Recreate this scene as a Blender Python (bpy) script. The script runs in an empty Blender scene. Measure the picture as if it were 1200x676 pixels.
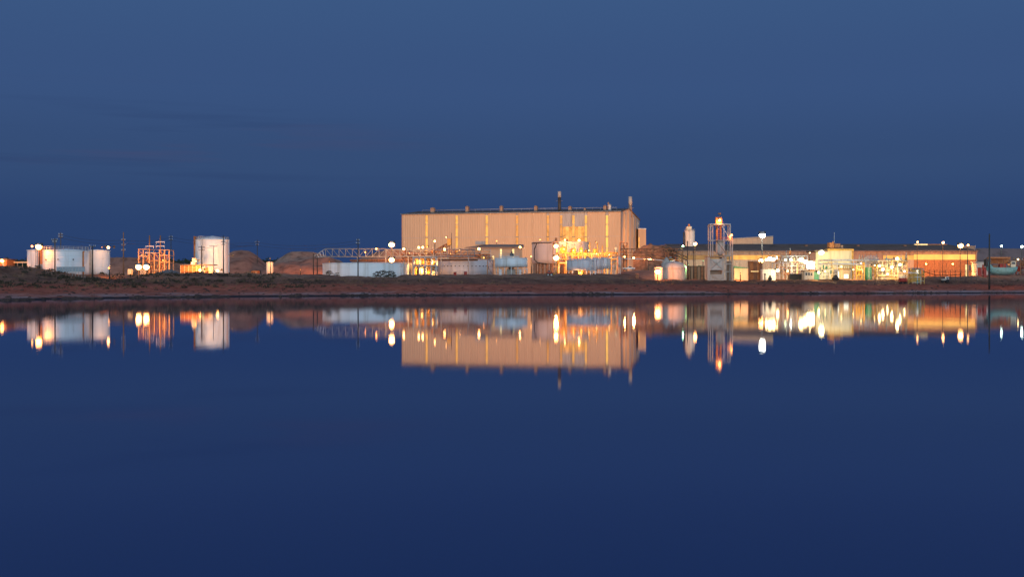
import bpy, bmesh, math, random
from math import sin, cos, pi, radians
from mathutils import Vector, noise
R = random.Random(11)
sc = bpy.context.scene
col = sc.collection

# ------------------------------------------------------------------ camera
F = 1500.0            # focal length in photograph pixels (photo is 1200 wide)
EYE = 2.5
HZ = 334.0            # row of the horizon in the photograph
cam = bpy.data.cameras.new('camera')
cam.sensor_width = 36.0
cam.lens = 36.0 * F / 1200.0
cam.clip_start = 0.5
cam.clip_end = 60000
camo = bpy.data.objects.new('camera', cam)
camo.location = (0, 0, EYE)
camo.rotation_euler = (pi / 2 - math.atan(4.0 / F), 0, 0)
col.objects.link(camo)
sc.camera = camo

# ------------------------------------------------------------------ world: clear dusk sky, afterglow behind the photographer
W = bpy.data.worlds.new('World'); sc.world = W; W.use_nodes = True
nt = W.node_tree; N = nt.nodes; L = nt.links
N.clear()
def wn(t, **k):
    n = N.new(t)
    for a, b in k.items(): setattr(n, a, b)
    return n
def wmath(op, a, b=None, clamp=False):
    n = wn('ShaderNodeMath', operation=op); n.use_clamp = clamp
    for i, v in enumerate((a, b)):
        if v is None: continue
        if isinstance(v, (int, float)): n.inputs[i].default_value = v
        else: L.new(v, n.inputs[i])
    return n.outputs[0]
geo = wn('ShaderNodeTexCoord')
sep = wn('ShaderNodeSeparateXYZ'); L.new(geo.outputs['Generated'], sep.inputs[0])
up = wmath('MAXIMUM', sep.outputs[2], 0.0)
ramp = wn('ShaderNodeValToRGB')
cr = ramp.color_ramp; cr.interpolation = 'EASE'
cr.elements[0].position = 0.0; cr.elements[0].color = (0.0205, 0.047, 0.142, 1)
cr.elements[1].position = 1.0; cr.elements[1].color = (0.055, 0.118, 0.26, 1)
e = cr.elements.new(0.04); e.color = (0.0235, 0.055, 0.158, 1)
e = cr.elements.new(0.095); e.color = (0.035, 0.0745, 0.184, 1)
e = cr.elements.new(0.155); e.color = (0.0405, 0.0865, 0.214, 1)
e = cr.elements.new(0.24); e.color = (0.0445, 0.099, 0.232, 1)
L.new(up, ramp.inputs[0])
# thin faint clouds (stretched noise)
mp = wn('ShaderNodeMapping'); mp.inputs['Scale'].default_value = (1.6, 1.6, 26.0)
L.new(geo.outputs['Generated'], mp.inputs[0])
nz = wn('ShaderNodeTexNoise'); nz.inputs['Scale'].default_value = 2.1; nz.inputs['Detail'].default_value = 5
nz.inputs['Roughness'].default_value = 0.55
L.new(mp.outputs[0], nz.inputs['Vector'])
cl = wn('ShaderNodeMapRange'); cl.inputs[1].default_value = 0.58; cl.inputs[2].default_value = 0.86
L.new(nz.outputs['Fac'], cl.inputs[0])
band = wmath('SUBTRACT', 1.0, wmath('MULTIPLY', wmath('ABSOLUTE', wmath('SUBTRACT', up, 0.108)), 22.0), True)
side = wmath('ADD', wmath('MULTIPLY', sep.outputs[0], -5.0), -0.1, True)
cfac = wmath('MULTIPLY', wmath('MULTIPLY', cl.outputs[0], band), side)
cmix = wn('ShaderNodeMixRGB'); cmix.inputs[2].default_value = (0.066, 0.066, 0.150, 1)
L.new(wmath('MULTIPLY', cfac, 1.0), cmix.inputs[0]); L.new(ramp.outputs[0], cmix.inputs[1])
mp2 = wn('ShaderNodeMapping'); mp2.inputs['Scale'].default_value = (1.3, 1.3, 30.0); mp2.inputs['Location'].default_value = (3.1, 0.4, 0.2)
L.new(geo.outputs['Generated'], mp2.inputs[0])
nz2 = wn('ShaderNodeTexNoise'); nz2.inputs['Scale'].default_value = 2.4; nz2.inputs['Detail'].default_value = 4
L.new(mp2.outputs[0], nz2.inputs['Vector'])
cl2 = wn('ShaderNodeMapRange'); cl2.inputs[1].default_value = 0.55; cl2.inputs[2].default_value = 0.78
L.new(nz2.outputs['Fac'], cl2.inputs[0])
dmix = wn('ShaderNodeMixRGB'); dmix.inputs[2].default_value = (0.017, 0.036, 0.115, 1)
L.new(wmath('MULTIPLY', wmath('MULTIPLY', wmath('MULTIPLY', cl2.outputs[0], band), side), 0.7), dmix.inputs[0])
L.new(cmix.outputs[0], dmix.inputs[1])
# afterglow in the half of the sky where the sun went down (-Y)
gl = wmath('POWER', wmath('MULTIPLY', wmath('ADD', wmath('MULTIPLY', sep.outputs[1], -1.0), 0.35, True), 0.74, True), 1.5)
gv = wmath('POWER', wmath('SUBTRACT', 1.0, up, True), 2.2)
glow = wmath('MULTIPLY', gl, gv)
gcol = wn('ShaderNodeMixRGB', blend_type='ADD'); gcol.inputs[0].default_value = 1
gs = wn('ShaderNodeMixRGB', blend_type='MULTIPLY'); gs.inputs[0].default_value = 1
gs.inputs[1].default_value = (3.3, 3.8, 4.1, 1)
L.new(glow, gs.inputs[2])
L.new(dmix.outputs[0], gcol.inputs[1]); L.new(gs.outputs[0], gcol.inputs[2])
bg = wn('ShaderNodeBackground'); bg.inputs[1].default_value = 1.0
L.new(gcol.outputs[0], bg.inputs[0])
wo = wn('ShaderNodeOutputWorld'); L.new(bg.outputs[0], wo.inputs[0])

sc.view_settings.view_transform = 'Standard'
sc.view_settings.look = 'None'
sc.view_settings.exposure = 0.0
sc.view_settings.gamma = 1.0
sc.render.engine = 'CYCLES'
sc.cycles.use_denoising = True
sc.cycles.max_bounces = 6
sc.cycles.sample_clamp_indirect = 4.0
sc.cycles.use_light_tree = True

# ------------------------------------------------------------------ helpers
def X(px, d): return (px - 600.0) / F * d
def Z(py, d): return EYE + (HZ - py) / F * d

def lerp_table(tab, x):
    if x <= tab[0][0]: return tab[0][1]
    for (a, b), (c, d) in zip(tab, tab[1:]):
        if x <= c:
            t = (x - a) / (c - a)
            t = t * t * (3 - 2 * t) if True else t
            return b + (d - b) * t
    return tab[-1][1]

SHORE = [(-500, 150), (0, 203), (120, 236), (240, 264), (480, 305), (720, 332), (960, 368), (1200, 410), (1700, 480)]
def lin(tab, x):
    if x <= tab[0][0]: return tab[0][1]
    for (a, b), (c, d) in zip(tab, tab[1:]):
        if x <= c: return b + (d - b) * (x - a) / (c - a)
    return tab[-1][1]
PLAT = [(-400, 6.5), (0, 7.2), (40, 6.9), (62, 6.1), (95, 5.2), (150, 5.1), (215, 5.9), (300, 5.8), (372, 5.9), (400, 5.2),
        (480, 4.75), (580, 4.35), (700, 4.5), (760, 4.1), (860, 4.1), (1000, 4.3), (1060, 4.5), (1092, 5.6), (1125, 5.5),
        (1145, 5.9), (1160, 6.1), (1200, 6.1), (1400, 6.2)]
def bankfn(px, t):
    zp = lerp_table(PLAT, px)
    w = max(0.0, min(1.0, (px - 300) / 260.0)); w = w * w * (3 - 2 * w)
    # left: long scrubby slope; middle and right: low beach bluff, then a flat yard
    a = [(-30, -1.2), (0, 0.0), (22, 0.75), (52, 1.75), (58, 2.1), (80, 3.6), (105, zp), (115, zp), (135, zp - .15), (5000, zp - .15)]
    b = [(-30, -1.2), (0, 0.0), (14, 0.7), (38, 2.35), (42, 2.75), (52, 3.0), (70, zp), (82, zp), (5000, zp)]
    back = lerp_table(BACK, px); k = max(0.0, min(1.0, (t - 72) / 40.0))
    return lin(a, t) * (1 - w) + lin(b, t) * w + max(0, back - zp) * k
BACK = [(430, 0), (480, 5.9), (580, 6.0), (700, 6.35), (735, 6.2), (765, 4.1), (800, 0)]
def ground(x, y, rough=True):
    px = 600 + F * x / max(y, 1)
    wob = noise.noise(Vector((px * 0.02, 3.3, 0))) * 6 + noise.noise(Vector((px * 0.075, 9.3, 0))) * 4 + noise.noise(Vector((px * 0.25, y * .1, 0))) * 2.0
    t = y - lin(SHORE, px) + wob
    z = bankfn(px, t)
    if rough and t > 2:
        k = min(1, (t - 2) / 20)
        scrub = 1 if t > 50 else 0.25
        p = Vector((x, y, 0))
        z += k * (noise.noise(p * 0.055) * 0.40 + noise.noise(p * 0.19) * 0.42 * max(scrub, .6) + abs(noise.noise(Vector((x * .35, y * .06, 4)))) * -.35 + noise.noise(p * 0.6) * 0.16)
    return z

MATS = {}
def mat(name, c, rough=0.7, metal=0.0, ns=0.6, na=0.25, bump=0.15, streak=False, spec=0.4, tint=None):
    if name in MATS: return MATS[name]
    m = bpy.data.materials.new(name); m.use_nodes = True
    n = m.node_tree.nodes; l = m.node_tree.links
    b = n['Principled BSDF']
    b.inputs['Roughness'].default_value = rough; b.inputs['Metallic'].default_value = metal
    b.inputs['Specular IOR Level'].default_value = spec
    tc = n.new('ShaderNodeTexCoord'); mpn = n.new('ShaderNodeMapping')
    if streak: mpn.inputs['Scale'].default_value = (1.6, 1.6, 0.16)
    l.new(tc.outputs['Object'], mpn.inputs[0])
    t = n.new('ShaderNodeTexNoise'); t.inputs['Scale'].default_value = ns; t.inputs['Detail'].default_value = 8
    t.inputs['Roughness'].default_value = 0.65
    l.new(mpn.outputs[0], t.inputs['Vector'])
    r = n.new('ShaderNodeValToRGB')
    tn = tint or (0.75, 0.68, 0.6)
    r.color_ramp.elements[0].position = 0.3; r.color_ramp.elements[1].position = 0.68
    r.color_ramp.elements[0].color = tuple(c[i] * (1 - na) * (tn[i] if na > .1 else 1) for i in range(3)) + (1,)
    r.color_ramp.elements[1].color = tuple(min(1, c[i] * (1 + na * .35)) for i in range(3)) + (1,)
    e = r.color_ramp.elements.new(0.5); e.color = tuple(c) + (1,)
    l.new(t.outputs['Fac'], r.inputs[0]); l.new(r.outputs[0], b.inputs['Base Color'])
    if bump:
        bp = n.new('ShaderNodeBump'); bp.inputs['Strength'].default_value = bump; bp.inputs['Distance'].default_value = 0.1
        l.new(t.outputs['Fac'], bp.inputs['Height']); l.new(bp.outputs[0], b.inputs['Normal'])
    MATS[name] = m; return m
def emit(name, c, s, vary=0.0, ns=1.0, sample=True):
    if name in MATS: return MATS[name]
    m = bpy.data.materials.new(name); m.use_nodes = True
    n = m.node_tree.nodes; l = m.node_tree.links
    n.remove(n['Principled BSDF'])
    em = n.new('ShaderNodeEmission'); em.inputs[0].default_value = tuple(c) + (1,); em.inputs[1].default_value = s
    l.new(em.outputs[0], n['Material Output'].inputs[0])
    if vary:
        tc = n.new('ShaderNodeTexCoord')
        t = n.new('ShaderNodeTexNoise'); t.inputs['Scale'].default_value = ns; t.inputs['Detail'].default_value = 4
        l.new(tc.outputs['Object'], t.inputs['Vector'])
        mr = n.new('ShaderNodeMapRange'); mr.inputs[1].default_value = .3; mr.inputs[2].default_value = .7
        mr.inputs[3].default_value = s * (1 - vary); mr.inputs[4].default_value = s * (1 + vary)
        l.new(t.outputs['Fac'], mr.inputs[0]); l.new(mr.outputs[0], em.inputs[1])
    if not sample: m.cycles.emission_sampling = 'NONE'
    MATS[name] = m; return m

SOD = (1.0, 0.33, 0.07); SODW = (1.0, 0.41, 0.115); MER = (0.92, 1.0, 0.86); WARM = (1.0, 0.66, 0.25); GRN = (0.35, 1.0, 0.35)
white = mat('white_paint', (.74, .79, .80), .45, ns=.25, na=.16, streak=True)
palew = mat('pale_tank_paint', (.70, .78, .82), .5, ns=.22, na=.14, streak=True)
pinkw = mat('cream_tank_paint', (.70, .60, .50), .5, ns=.3, na=.2, streak=True)
clad = mat('tan_cladding', (.57, .385, .235), .55, ns=.3, na=.09, streak=True)
cladg = mat('grey_cladding', (.42, .38, .34), .6, ns=.4, na=.2, streak=True)
cladb = mat('brown_cladding', (.36, .22, .14), .6, ns=.4, na=.25, streak=True)
cream = mat('cream_wall', (.72, .62, .42), .6, ns=.4, na=.2, streak=True)
roofm = mat('dark_roof', (.19, .14, .115), 1.0, ns=.2, na=.3, spec=.05)
steel = mat('galvanised_steel', (.42, .42, .41), .5, .3, ns=1.5, na=.3)
steelw = mat('white_painted_steel', (.66, .66, .66), .5, ns=1.5, na=.25)
rust = mat('rusty_steel', (.30, .14, .075), .8, ns=1.2, na=.4)
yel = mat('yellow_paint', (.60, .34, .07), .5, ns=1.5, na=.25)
wood = mat('weathered_wood', (.13, .095, .07), .85, ns=2, na=.35)
dark = mat('dark_steel', (.05, .045, .04), .6, ns=1.5, na=.3)
concrete = mat('concrete', (.34, .30, .26), .9, ns=.8, na=.3)
redp = mat('red_paint', (.38, .04, .025), .5, ns=1.5, na=.3)
greenp = mat('green_paint', (.07, .28, .17), .5, ns=1.2, na=.25)
tealp = mat('faded_teal_paint', (.20, .40, .37), .6, ns=.8, na=.35)
orangep = mat('orange_paint', (.50, .19, .06), .6, ns=1.2, na=.3)
glassd = mat('dark_glass', (.03, .035, .04), .1, ns=1, na=.05, bump=0)
rubber = mat('black_rubber', (.02, .02, .02), .8, ns=2, na=.2)
leafd = mat('scrub_leaves', (.050, .042, .024), .8, ns=1.5, na=.5, tint=(.8, .9, .8))
leafg = mat('green_leaves', (.07, .13, .03), .7, ns=1.5, na=.4, tint=(.8, .9, .8))
twig = mat('dry_twigs', (.11, .075, .05), .9, ns=2, na=.3)
rockm = mat('shore_rock', (.060, .038, .030), .75, ns=1.5, na=.5)
strip_y = emit('lit_skylight_strip', (1.0, .44, .105), 1.25, .25, .35)
strip_d = emit('dim_skylight_strip', (1.0, .40, .11), .95, .25, .35)
strip_b = emit('bright_skylight_strip', (1.0, .50, .11), 1.5, .16, .2)
win_y = emit('lit_window', (1.0, .68, .28), 1.5, .25, 1.2)
win_w = emit('white_lit_window', (1.0, .93, .70), 1.8, .15, 1.2)
BULB = {}
def bulbmat(c, s):
    k = (c, s)
    if k not in BULB: BULB[k] = emit('glowing_bulb_%d' % len(BULB), c, s, sample=False)
    return BULB[k]

class MB:
    def __init__(s): s.v = []; s.f = []; s.sm = set()
    def quadbox(s, P):     # 8 points: bottom 4 ccw, top 4
        o = len(s.v); s.v += [tuple(p) for p in P]
        for q in ((3, 2, 1, 0), (4, 5, 6, 7), (0, 1, 5, 4), (1, 2, 6, 5), (2, 3, 7, 6), (3, 0, 4, 7)):
            s.f.append(tuple(o + i for i in q))
        return s
    def box(s, x0, x1, y0, y1, z0, z1):
        return s.quadbox([(x0, y0, z0), (x1, y0, z0), (x1, y1, z0), (x0, y1, z0), (x0, y0, z1), (x1, y0, z1), (x1, y1, z1), (x0, y1, z1)])
    def tube(s, p, q, r0, r1=None, n=8, cap=True):
        r1 = r0 if r1 is None else r1
        p = Vector(p); q = Vector(q); a = (q - p)
        if a.length < 1e-6: return s
        a.normalize(); h = Vector((0, 0, 1)) if abs(a.z) < .9 else Vector((1, 0, 0))
        u = a.cross(h).normalized(); w = a.cross(u)
        o = len(s.v)
        for k in range(n):
            t = 2 * pi * k / n; dvec = u * cos(t) + w * sin(t)
            s.v.append(tuple(p + dvec * r0)); s.v.append(tuple(q + dvec * r1))
        for k in range(n):
            j = (k + 1) % n; s.sm.add(len(s.f)) if n > 5 else None
            s.f.append((o + 2 * k, o + 2 * k + 1, o + 2 * j + 1, o + 2 * j))
        if cap:
            s.f.append(tuple(o + 2 * k for k in range(n))); s.f.append(tuple(o + 2 * k + 1 for k in reversed(range(n))))
        return s
    def bar(s, p, q, w): return s.tube(p, q, w * .7, w * .7, 4)
    def path(s, pts, r, n=8):
        for a, b in zip(pts, pts[1:]): s.tube(a, b, r, r, n)
        return s
    def lathe(s, prof, n=40, c=(0, 0), smooth=True):
        o = len(s.v); m = len(prof)
        for k in range(n):
            t = 2 * pi * k / n
            for r, z in prof: s.v.append((c[0] + r * cos(t), c[1] + r * sin(t), z))
        for k in range(n):
            j = (k + 1) % n
            for i in range(m - 1):
                if smooth: s.sm.add(len(s.f))
                s.f.append((o + k * m + i, o + j * m + i, o + j * m + i + 1, o + k * m + i + 1))
        if prof[-1][0] > 1e-4: s.f.append(tuple(o + k * m + m - 1 for k in range(n)))
        if prof[0][0] > 1e-4: s.f.append(tuple(o + k * m for k in reversed(range(n))))
        return s
    def ball(s, c, r, n=10, m=6, sq=(1, 1, 1)):
        o = len(s.v)
        for i in range(m + 1):
            ph = -pi / 2 + pi * i / m
            for k in range(n):
                t = 2 * pi * k / n
                s.v.append((c[0] + r * sq[0] * cos(ph) * cos(t), c[1] + r * sq[1] * cos(ph) * sin(t), c[2] + r * sq[2] * sin(ph)))
        for i in range(m):
            for k in range(n):
                j = (k + 1) % n; s.sm.add(len(s.f))
                s.f.append((o + i * n + k, o + i * n + j, o + (i + 1) * n + j, o + (i + 1) * n + k))
        return s
    def mesh(s, name, m):
        me = bpy.data.meshes.new(name); me.from_pydata(s.v, [], s.f)
        if m: me.materials.append(m)
        if s.sm:
            for i in s.sm: me.polygons[i].use_smooth = True
        me.validate(); me.update(); return me

def link(name, me, parent=None, loc=None):
    o = bpy.data.objects.new(name, me); col.objects.link(o)
    if parent: o.parent = parent
    if loc is not None: o.location = loc
    return o

class T:
    """a thing standing at column px, distance d; t.p(px,py,dy) is the local point seen there"""
    def __init__(s, name, label, cat, px, d, group=None, rz=0, z=None):
        s.d = d; x = X(px, d)
        s.o = Vector((x, d, ground(x, d) if z is None else z))
        s.e = link(name, None, loc=s.o); s.e.rotation_euler.z = rz
        s.e['label'] = label; s.e['category'] = cat
        if group: s.e['group'] = group
        s.gz = -0.4
    def p(s, px, py, dy=0.0):
        D = s.d + dy
        return Vector((X(px, D) - s.o.x, dy, (Z(py, D) - s.o.z) if py is not None else s.gz))
    def part(s, name, mb, m, parent=None, label=None):
        o = link(name, mb.mesh(name, m), parent or s.e)
        if label: o['label'] = label
        return o
    def box(s, name, px0, px1, py0, py1, dy0, dy1, m, parent=None, label=None):
        a = s.p(px0, py0, dy0); b = s.p(px1, py1, dy0)
        return s.part(name, MB().box(a.x, b.x, dy0, dy1, b.z, a.z), m, parent, label)
    def bar(s, name, a, b, w, m, parent=None, dy=0, dy2=None, n=4):
        p = s.p(a[0], a[1], dy); q = s.p(b[0], b[1], dy if dy2 is None else dy2)
        return s.part(name, MB().tube(p, q, w, w, n), m, parent)
    def cyl(s, name, px, py0, py1, rpx, dy, m, n=20, parent=None, dome=0.0, r1=None):
        a = s.p(px, py0, dy); b = s.p(px, py1, dy); r = rpx * (s.d + dy) / F
        rr = r if r1 is None else r1 * (s.d + dy) / F
        prof = [(rr, b.z), (r, a.z)]
        if dome: prof += [(r * .8, a.z + dome * .6), (r * .45, a.z + dome * .9), (0.001, a.z + dome)]
        mb = MB().lathe(prof, n, (a.x, dy)); return s.part(name, mb, m, parent)

# ------------------------------------------------------------------ the setting
def build_terrain():
    us = []
    u = -3000
    while u < 4200:
        us.append(u); u += 3.0 if -60 < u < 1260 else 60
    ts = [-30, -10, -3] + [i * 1.1 for i in range(0, 125)] + [140 + 8 * i for i in range(12)]
    d = 240
    while d < 40000: ts.append(d); d *= 1.25
    mb = MB(); nT = len(ts)
    for u in us:
        ds = lin(SHORE, u)
        for t in ts:
            y = ds + t; x = X(u, y); mb.v.append((x, y, ground(x, y)))
    for i in range(len(us) - 1):
        for j in range(nT - 1):
            a = i * nT + j; mb.sm.add(len(mb.f)); mb.f.append((a, a + nT, a + nT + 1, a + 1))
    m = bpy.data.materials.new('red_earth'); m.use_nodes = True
    n = m.node_tree.nodes; l = m.node_tree.links; b = n['Principled BSDF']
    tc = n.new('ShaderNodeTexCoord'); sp = n.new('ShaderNodeSeparateXYZ'); l.new(tc.outputs['Object'], sp.inputs[0])
    def nse(scale, det=8, sx=(1, 1, 1)):
        mp = n.new('ShaderNodeMapping'); mp.inputs['Scale'].default_value = sx; l.new(tc.outputs['Object'], mp.inputs[0])
        t = n.new('ShaderNodeTexNoise'); t.inputs['Scale'].default_value = scale; t.inputs['Detail'].default_value = det
        t.inputs['Roughness'].default_value = .7; l.new(mp.outputs[0], t.inputs['Vector']); return t.outputs['Fac']
    def mth(op, a, bb, clamp=False):
        q = n.new('ShaderNodeMath'); q.operation = op; q.use_clamp = clamp
        for i, v in enumerate((a, bb)):
            if isinstance(v, (int, float)): q.inputs[i].default_value = v
            else: l.new(v, q.inputs[i])
        return q.outputs[0]
    def mix(f, a, bb):
        q = n.new('ShaderNodeMixRGB')
        for i, v in enumerate((f, a, bb)):
            if isinstance(v, tuple): q.inputs[i].default_value = v + (1,)
            else: l.new(v, q.inputs[i])
        return q.outputs[0]
    def mr(v, a, bb):
        q = n.new('ShaderNodeMapRange'); q.inputs[1].default_value = a; q.inputs[2].default_value = bb; l.new(v, q.inputs[0]); return q.outputs[0]
    n1 = nse(.05); n2 = nse(.45); n3 = nse(.16, 8, (1, .35, 1)); n4 = nse(2.5)
    red = mix(mr(n2, .38, .60), (.37, .078, .038), (.60, .185, .105))
    red = mix(mth('MULTIPLY', mr(n1, .35, .62), .35), red, (.10, .030, .020))
    red = mix(mr(n4, .60, .68), red, (.06, .03, .022))
    scrub = mix(mr(n3, .4, .6), (.14, .062, .038), (.32, .145, .088))
    scrub = mix(mr(n4, .5, .62), scrub, (.055, .045, .028))
    zz = sp.outputs[2]
    hz = mth('ADD', zz, mth('MULTIPLY', mth('SUBTRACT', n2, .5), 1.6))
    c = mix(mr(hz, 2.3, 3.1), red, scrub)
    yard = mix(mr(n2, .35, .65), (.26, .13, .080), (.42, .24, .15))
    c = mix(mth('MULTIPLY', mr(hz, 3.9, 4.5), mr(n1, .42, .56)), c, yard)
    salt = mth('MULTIPLY', mr(nse(.035, 3), .38, .50), mth('MULTIPLY', mth('MULTIPLY', mr(zz, .14, .26), mth('SUBTRACT', 1.0, mr(zz, .5, 1.0))), mr(nse(.09, 8, (1, 1, 1)), .40, .60)))
    c = mix(mth('MULTIPLY', salt, .8), c, (.46, .40, .39))
    wet = mth('SUBTRACT', 1.0, mr(mth('ADD', zz, mth('MULTIPLY', mth('SUBTRACT', n2, .5), .5)), .16, .34))
    c = mix(wet, c, (.024, .020, .022))
    l.new(c, b.inputs['Base Color']); b.inputs['Roughness'].default_value = .92
    b.inputs['Specular IOR Level'].default_value = .2
    bp = n.new('ShaderNodeBump'); bp.inputs['Strength'].default_value = .7; bp.inputs['Distance'].default_value = .5
    l.new(mth('ADD', n2, mth('MULTIPLY', n4, .4)), bp.inputs['Height']); l.new(bp.outputs[0], b.inputs['Normal'])
    o = link('ground', mb.mesh('ground', m)); o['kind'] = 'structure'; o['label'] = 'red earth bank and flat yard beyond the pond'
build_terrain()

def build_water():
    m = bpy.data.materials.new('still_brine'); m.use_nodes = True
    n = m.node_tree.nodes; l = m.node_tree.links; n.remove(n['Principled BSDF'])
    tc = n.new('ShaderNodeTexCoord')
    def nse(scale, sx, det=3):
        mp = n.new('ShaderNodeMapping'); mp.inputs['Scale'].default_value = sx; l.new(tc.outputs['Object'], mp.inputs[0])
        t = n.new('ShaderNodeTexNoise'); t.inputs['Scale'].default_value = scale; t.inputs['Detail'].default_value = det
        l.new(mp.outputs[0], t.inputs['Vector']); return t.outputs['Fac']
    a = nse(.30, (1, .22, 1)); bb = nse(.035, (1, .5, 1), 2)
    ad = n.new('ShaderNodeMath'); ad.operation = 'MULTIPLY_ADD'; l.new(bb, ad.inputs[0]); ad.inputs[1].default_value = 3.0; l.new(a, ad.inputs[2])
    bp = n.new('ShaderNodeBump'); bp.inputs['Strength'].default_value = 1.0; bp.inputs['Distance'].default_value = .0035
    l.new(ad.outputs[0], bp.inputs['Height'])
    g = n.new('ShaderNodeBsdfGlossy'); g.distribution = 'BECKMANN'; g.inputs['Roughness'].default_value = .042
    g.inputs[0].default_value = (.94, .96, 1.0, 1); l.new(bp.outputs[0], g.inputs['Normal'])
    rp = nse(.012, (1, .45, 1), 4); rr_ = n.new('ShaderNodeMapRange'); rr_.inputs[1].default_value = .35; rr_.inputs[2].default_value = .7
    rr_.inputs[3].default_value = .033; rr_.inputs[4].default_value = .055; l.new(rp, rr_.inputs[0]); l.new(rr_.outputs[0], g.inputs['Roughness'])
    dfs = n.new('ShaderNodeBsdfDiffuse'); dfs.inputs[0].default_value = (.0003, .012, .12, 1)
    fr = n.new('ShaderNodeFresnel'); fr.inputs['IOR'].default_value = 1.29
    mx = n.new('ShaderNodeMixShader'); l.new(fr.outputs[0], mx.inputs[0]); l.new(dfs.outputs[0], mx.inputs[1]); l.new(g.outputs[0], mx.inputs[2])
    l.new(mx.outputs[0], n['Material Output'].inputs[0])
    mb = MB(); mb.v = [(-30000, -8000, 0), (30000, -8000, 0), (30000, 30000, 0), (-30000, 30000, 0)]; mb.f = [(0, 1, 2, 3)]
    o = link('water', mb.mesh('water', m)); o['kind'] = 'structure'; o['label'] = 'still dark blue pond mirroring the lit plant'
build_water()

def ridge(name, label, d, depth, pts, m, kind='structure', cat=None, amp=1.1, step=1.5, base=None, fs=.08):
    px0, px1 = pts[0][0], pts[-1][0]; cols = int((px1 - px0) / step) + 1; rows = 22
    xm = X((px0 + px1) / 2, d); z0 = ground(xm, d, False) if base is None else base
    o_ = Vector((xm, d, z0)); mb = MB()
    for i in range(cols + 1):
        px = px0 + (px1 - px0) * i / cols
        H = max(0, Z(lin(pts, px), d) - z0)
        for j in range(rows + 1):
            v = j / rows * 2 - 1
            y = d + v * depth / 2
            k = max(0, 1 - abs(v)) ** 0.8
            k = min(1, k * 1.12)
            x = X(px, y if v < 0 else y)
            P = Vector((x, y, 0))
            z = H * k + (noise.noise(P * fs) * amp * 1.6 + noise.noise(P * fs * 3.5) * amp * .7 + noise.noise(P * fs * 10) * amp * .25) * min(1, k * 3) * (1 if H > .5 else .2)
            if k >= 1: z = H + (z - H) * .25
            mb.v.append((x - xm, y - d, max(z, -.5) - (.5 if k == 0 else 0)))
    n1 = rows + 1
    for i in range(cols):
        for j in range(rows):
            a = i * n1 + j; mb.sm.add(len(mb.f)); mb.f.append((a, a + n1, a + n1 + 1, a + 1))
    o = link(name, mb.mesh(name, m), loc=o_)
    o['label'] = label
    if kind: o['kind'] = kind
    if cat: o['category'] = cat
    return o
hillm = mat('spoil_earth', (.38, .17, .105), .95, ns=.2, na=.6, bump=.8, tint=(.8, .7, .65))
hillt = mat('tan_spoil', (.36, .21, .145), .95, ns=.2, na=.55, bump=.8, tint=(.8, .7, .65))
hillr = mat('broken_red_rock', (.26, .13, .075), .95, ns=.5, na=.75, bump=1.0, tint=(.6, .55, .5))
ridge('hill', 'low flat dirt ramp under the lit corner of the huge building', 548, 60, [(716, 328), (722, 322), (730, 318), (742, 317.3), (758, 317.2), (772, 317.6), (788, 319), (800, 326)], hillm, amp=.5)
gravm = mat('grey_gravel', (.20, .18, .165), .95, ns=.9, na=.4, bump=.8)
ridge('hill', 'low brown rise behind the utility poles', 600, 60, [(118, 304), (128, 302), (150, 301.5), (170, 303), (200, 309), (232, 309.5), (262, 311), (280, 313)], hillm)
ridge('hill', 'rounded red spoil hill beside the tall white silo', 560, 90, [(258, 306), (266, 298), (274, 294.5), (283, 293.5), (292, 294.5), (301, 300), (309, 307), (318, 315), (330, 321)], hillm)
ridge('hill', 'flat-topped tan spoil hill under the bridge end', 700, 110, [(318, 310), (328, 303), (337, 297), (342, 295.3), (352, 295), (366, 295.6), (378, 298), (392, 304), (404, 309), (416, 318)], hillt)
ridge('hill', 'orange-lit earth mound in front of the flat-topped hill', 520, 60, [(306, 316), (318, 310), (335, 307), (352, 306), (362, 303), (372, 302), (385, 302), (392, 306), (402, 313), (412, 320)], hillm)
ridge('hill', 'pinkish spoil hill behind the conveyor bridge', 640, 90, [(404, 311), (415, 306), (428, 301), (440, 296), (455, 293.5), (470, 293), (490, 296), (520, 302), (540, 310)], hillt)
ridge('hill', 'rocky orange spoil hill between the large building and the domed tank', 640, 70, [(742, 296), (752, 289.5), (758, 287.8), (776, 287.5), (785, 289.5), (795, 294.5), (806, 299), (818, 303), (840, 312)], hillr, amp=1.6, fs=.16)
ridge('hill', 'long flat mauve berm beyond the end of the warehouse', 820, 90, [(1120, 293), (1140, 291), (1160, 291), (1200, 291.5), (1260, 291), (1340, 292), (1400, 297)], mat('mauve_earth', (.26, .17, .15), .95, ns=.1, na=.3, bump=.5), amp=.4)
ridge('gravel_heap', 'small grey gravel heap in front of the substation', 386, 16, [(180, 321), (186, 319), (193, 316.5), (199, 315.6), (205, 317), (211, 320), (216, 322)], gravm, kind='thing', cat='gravel heap', amp=.12, step=.8, fs=.4)

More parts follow.
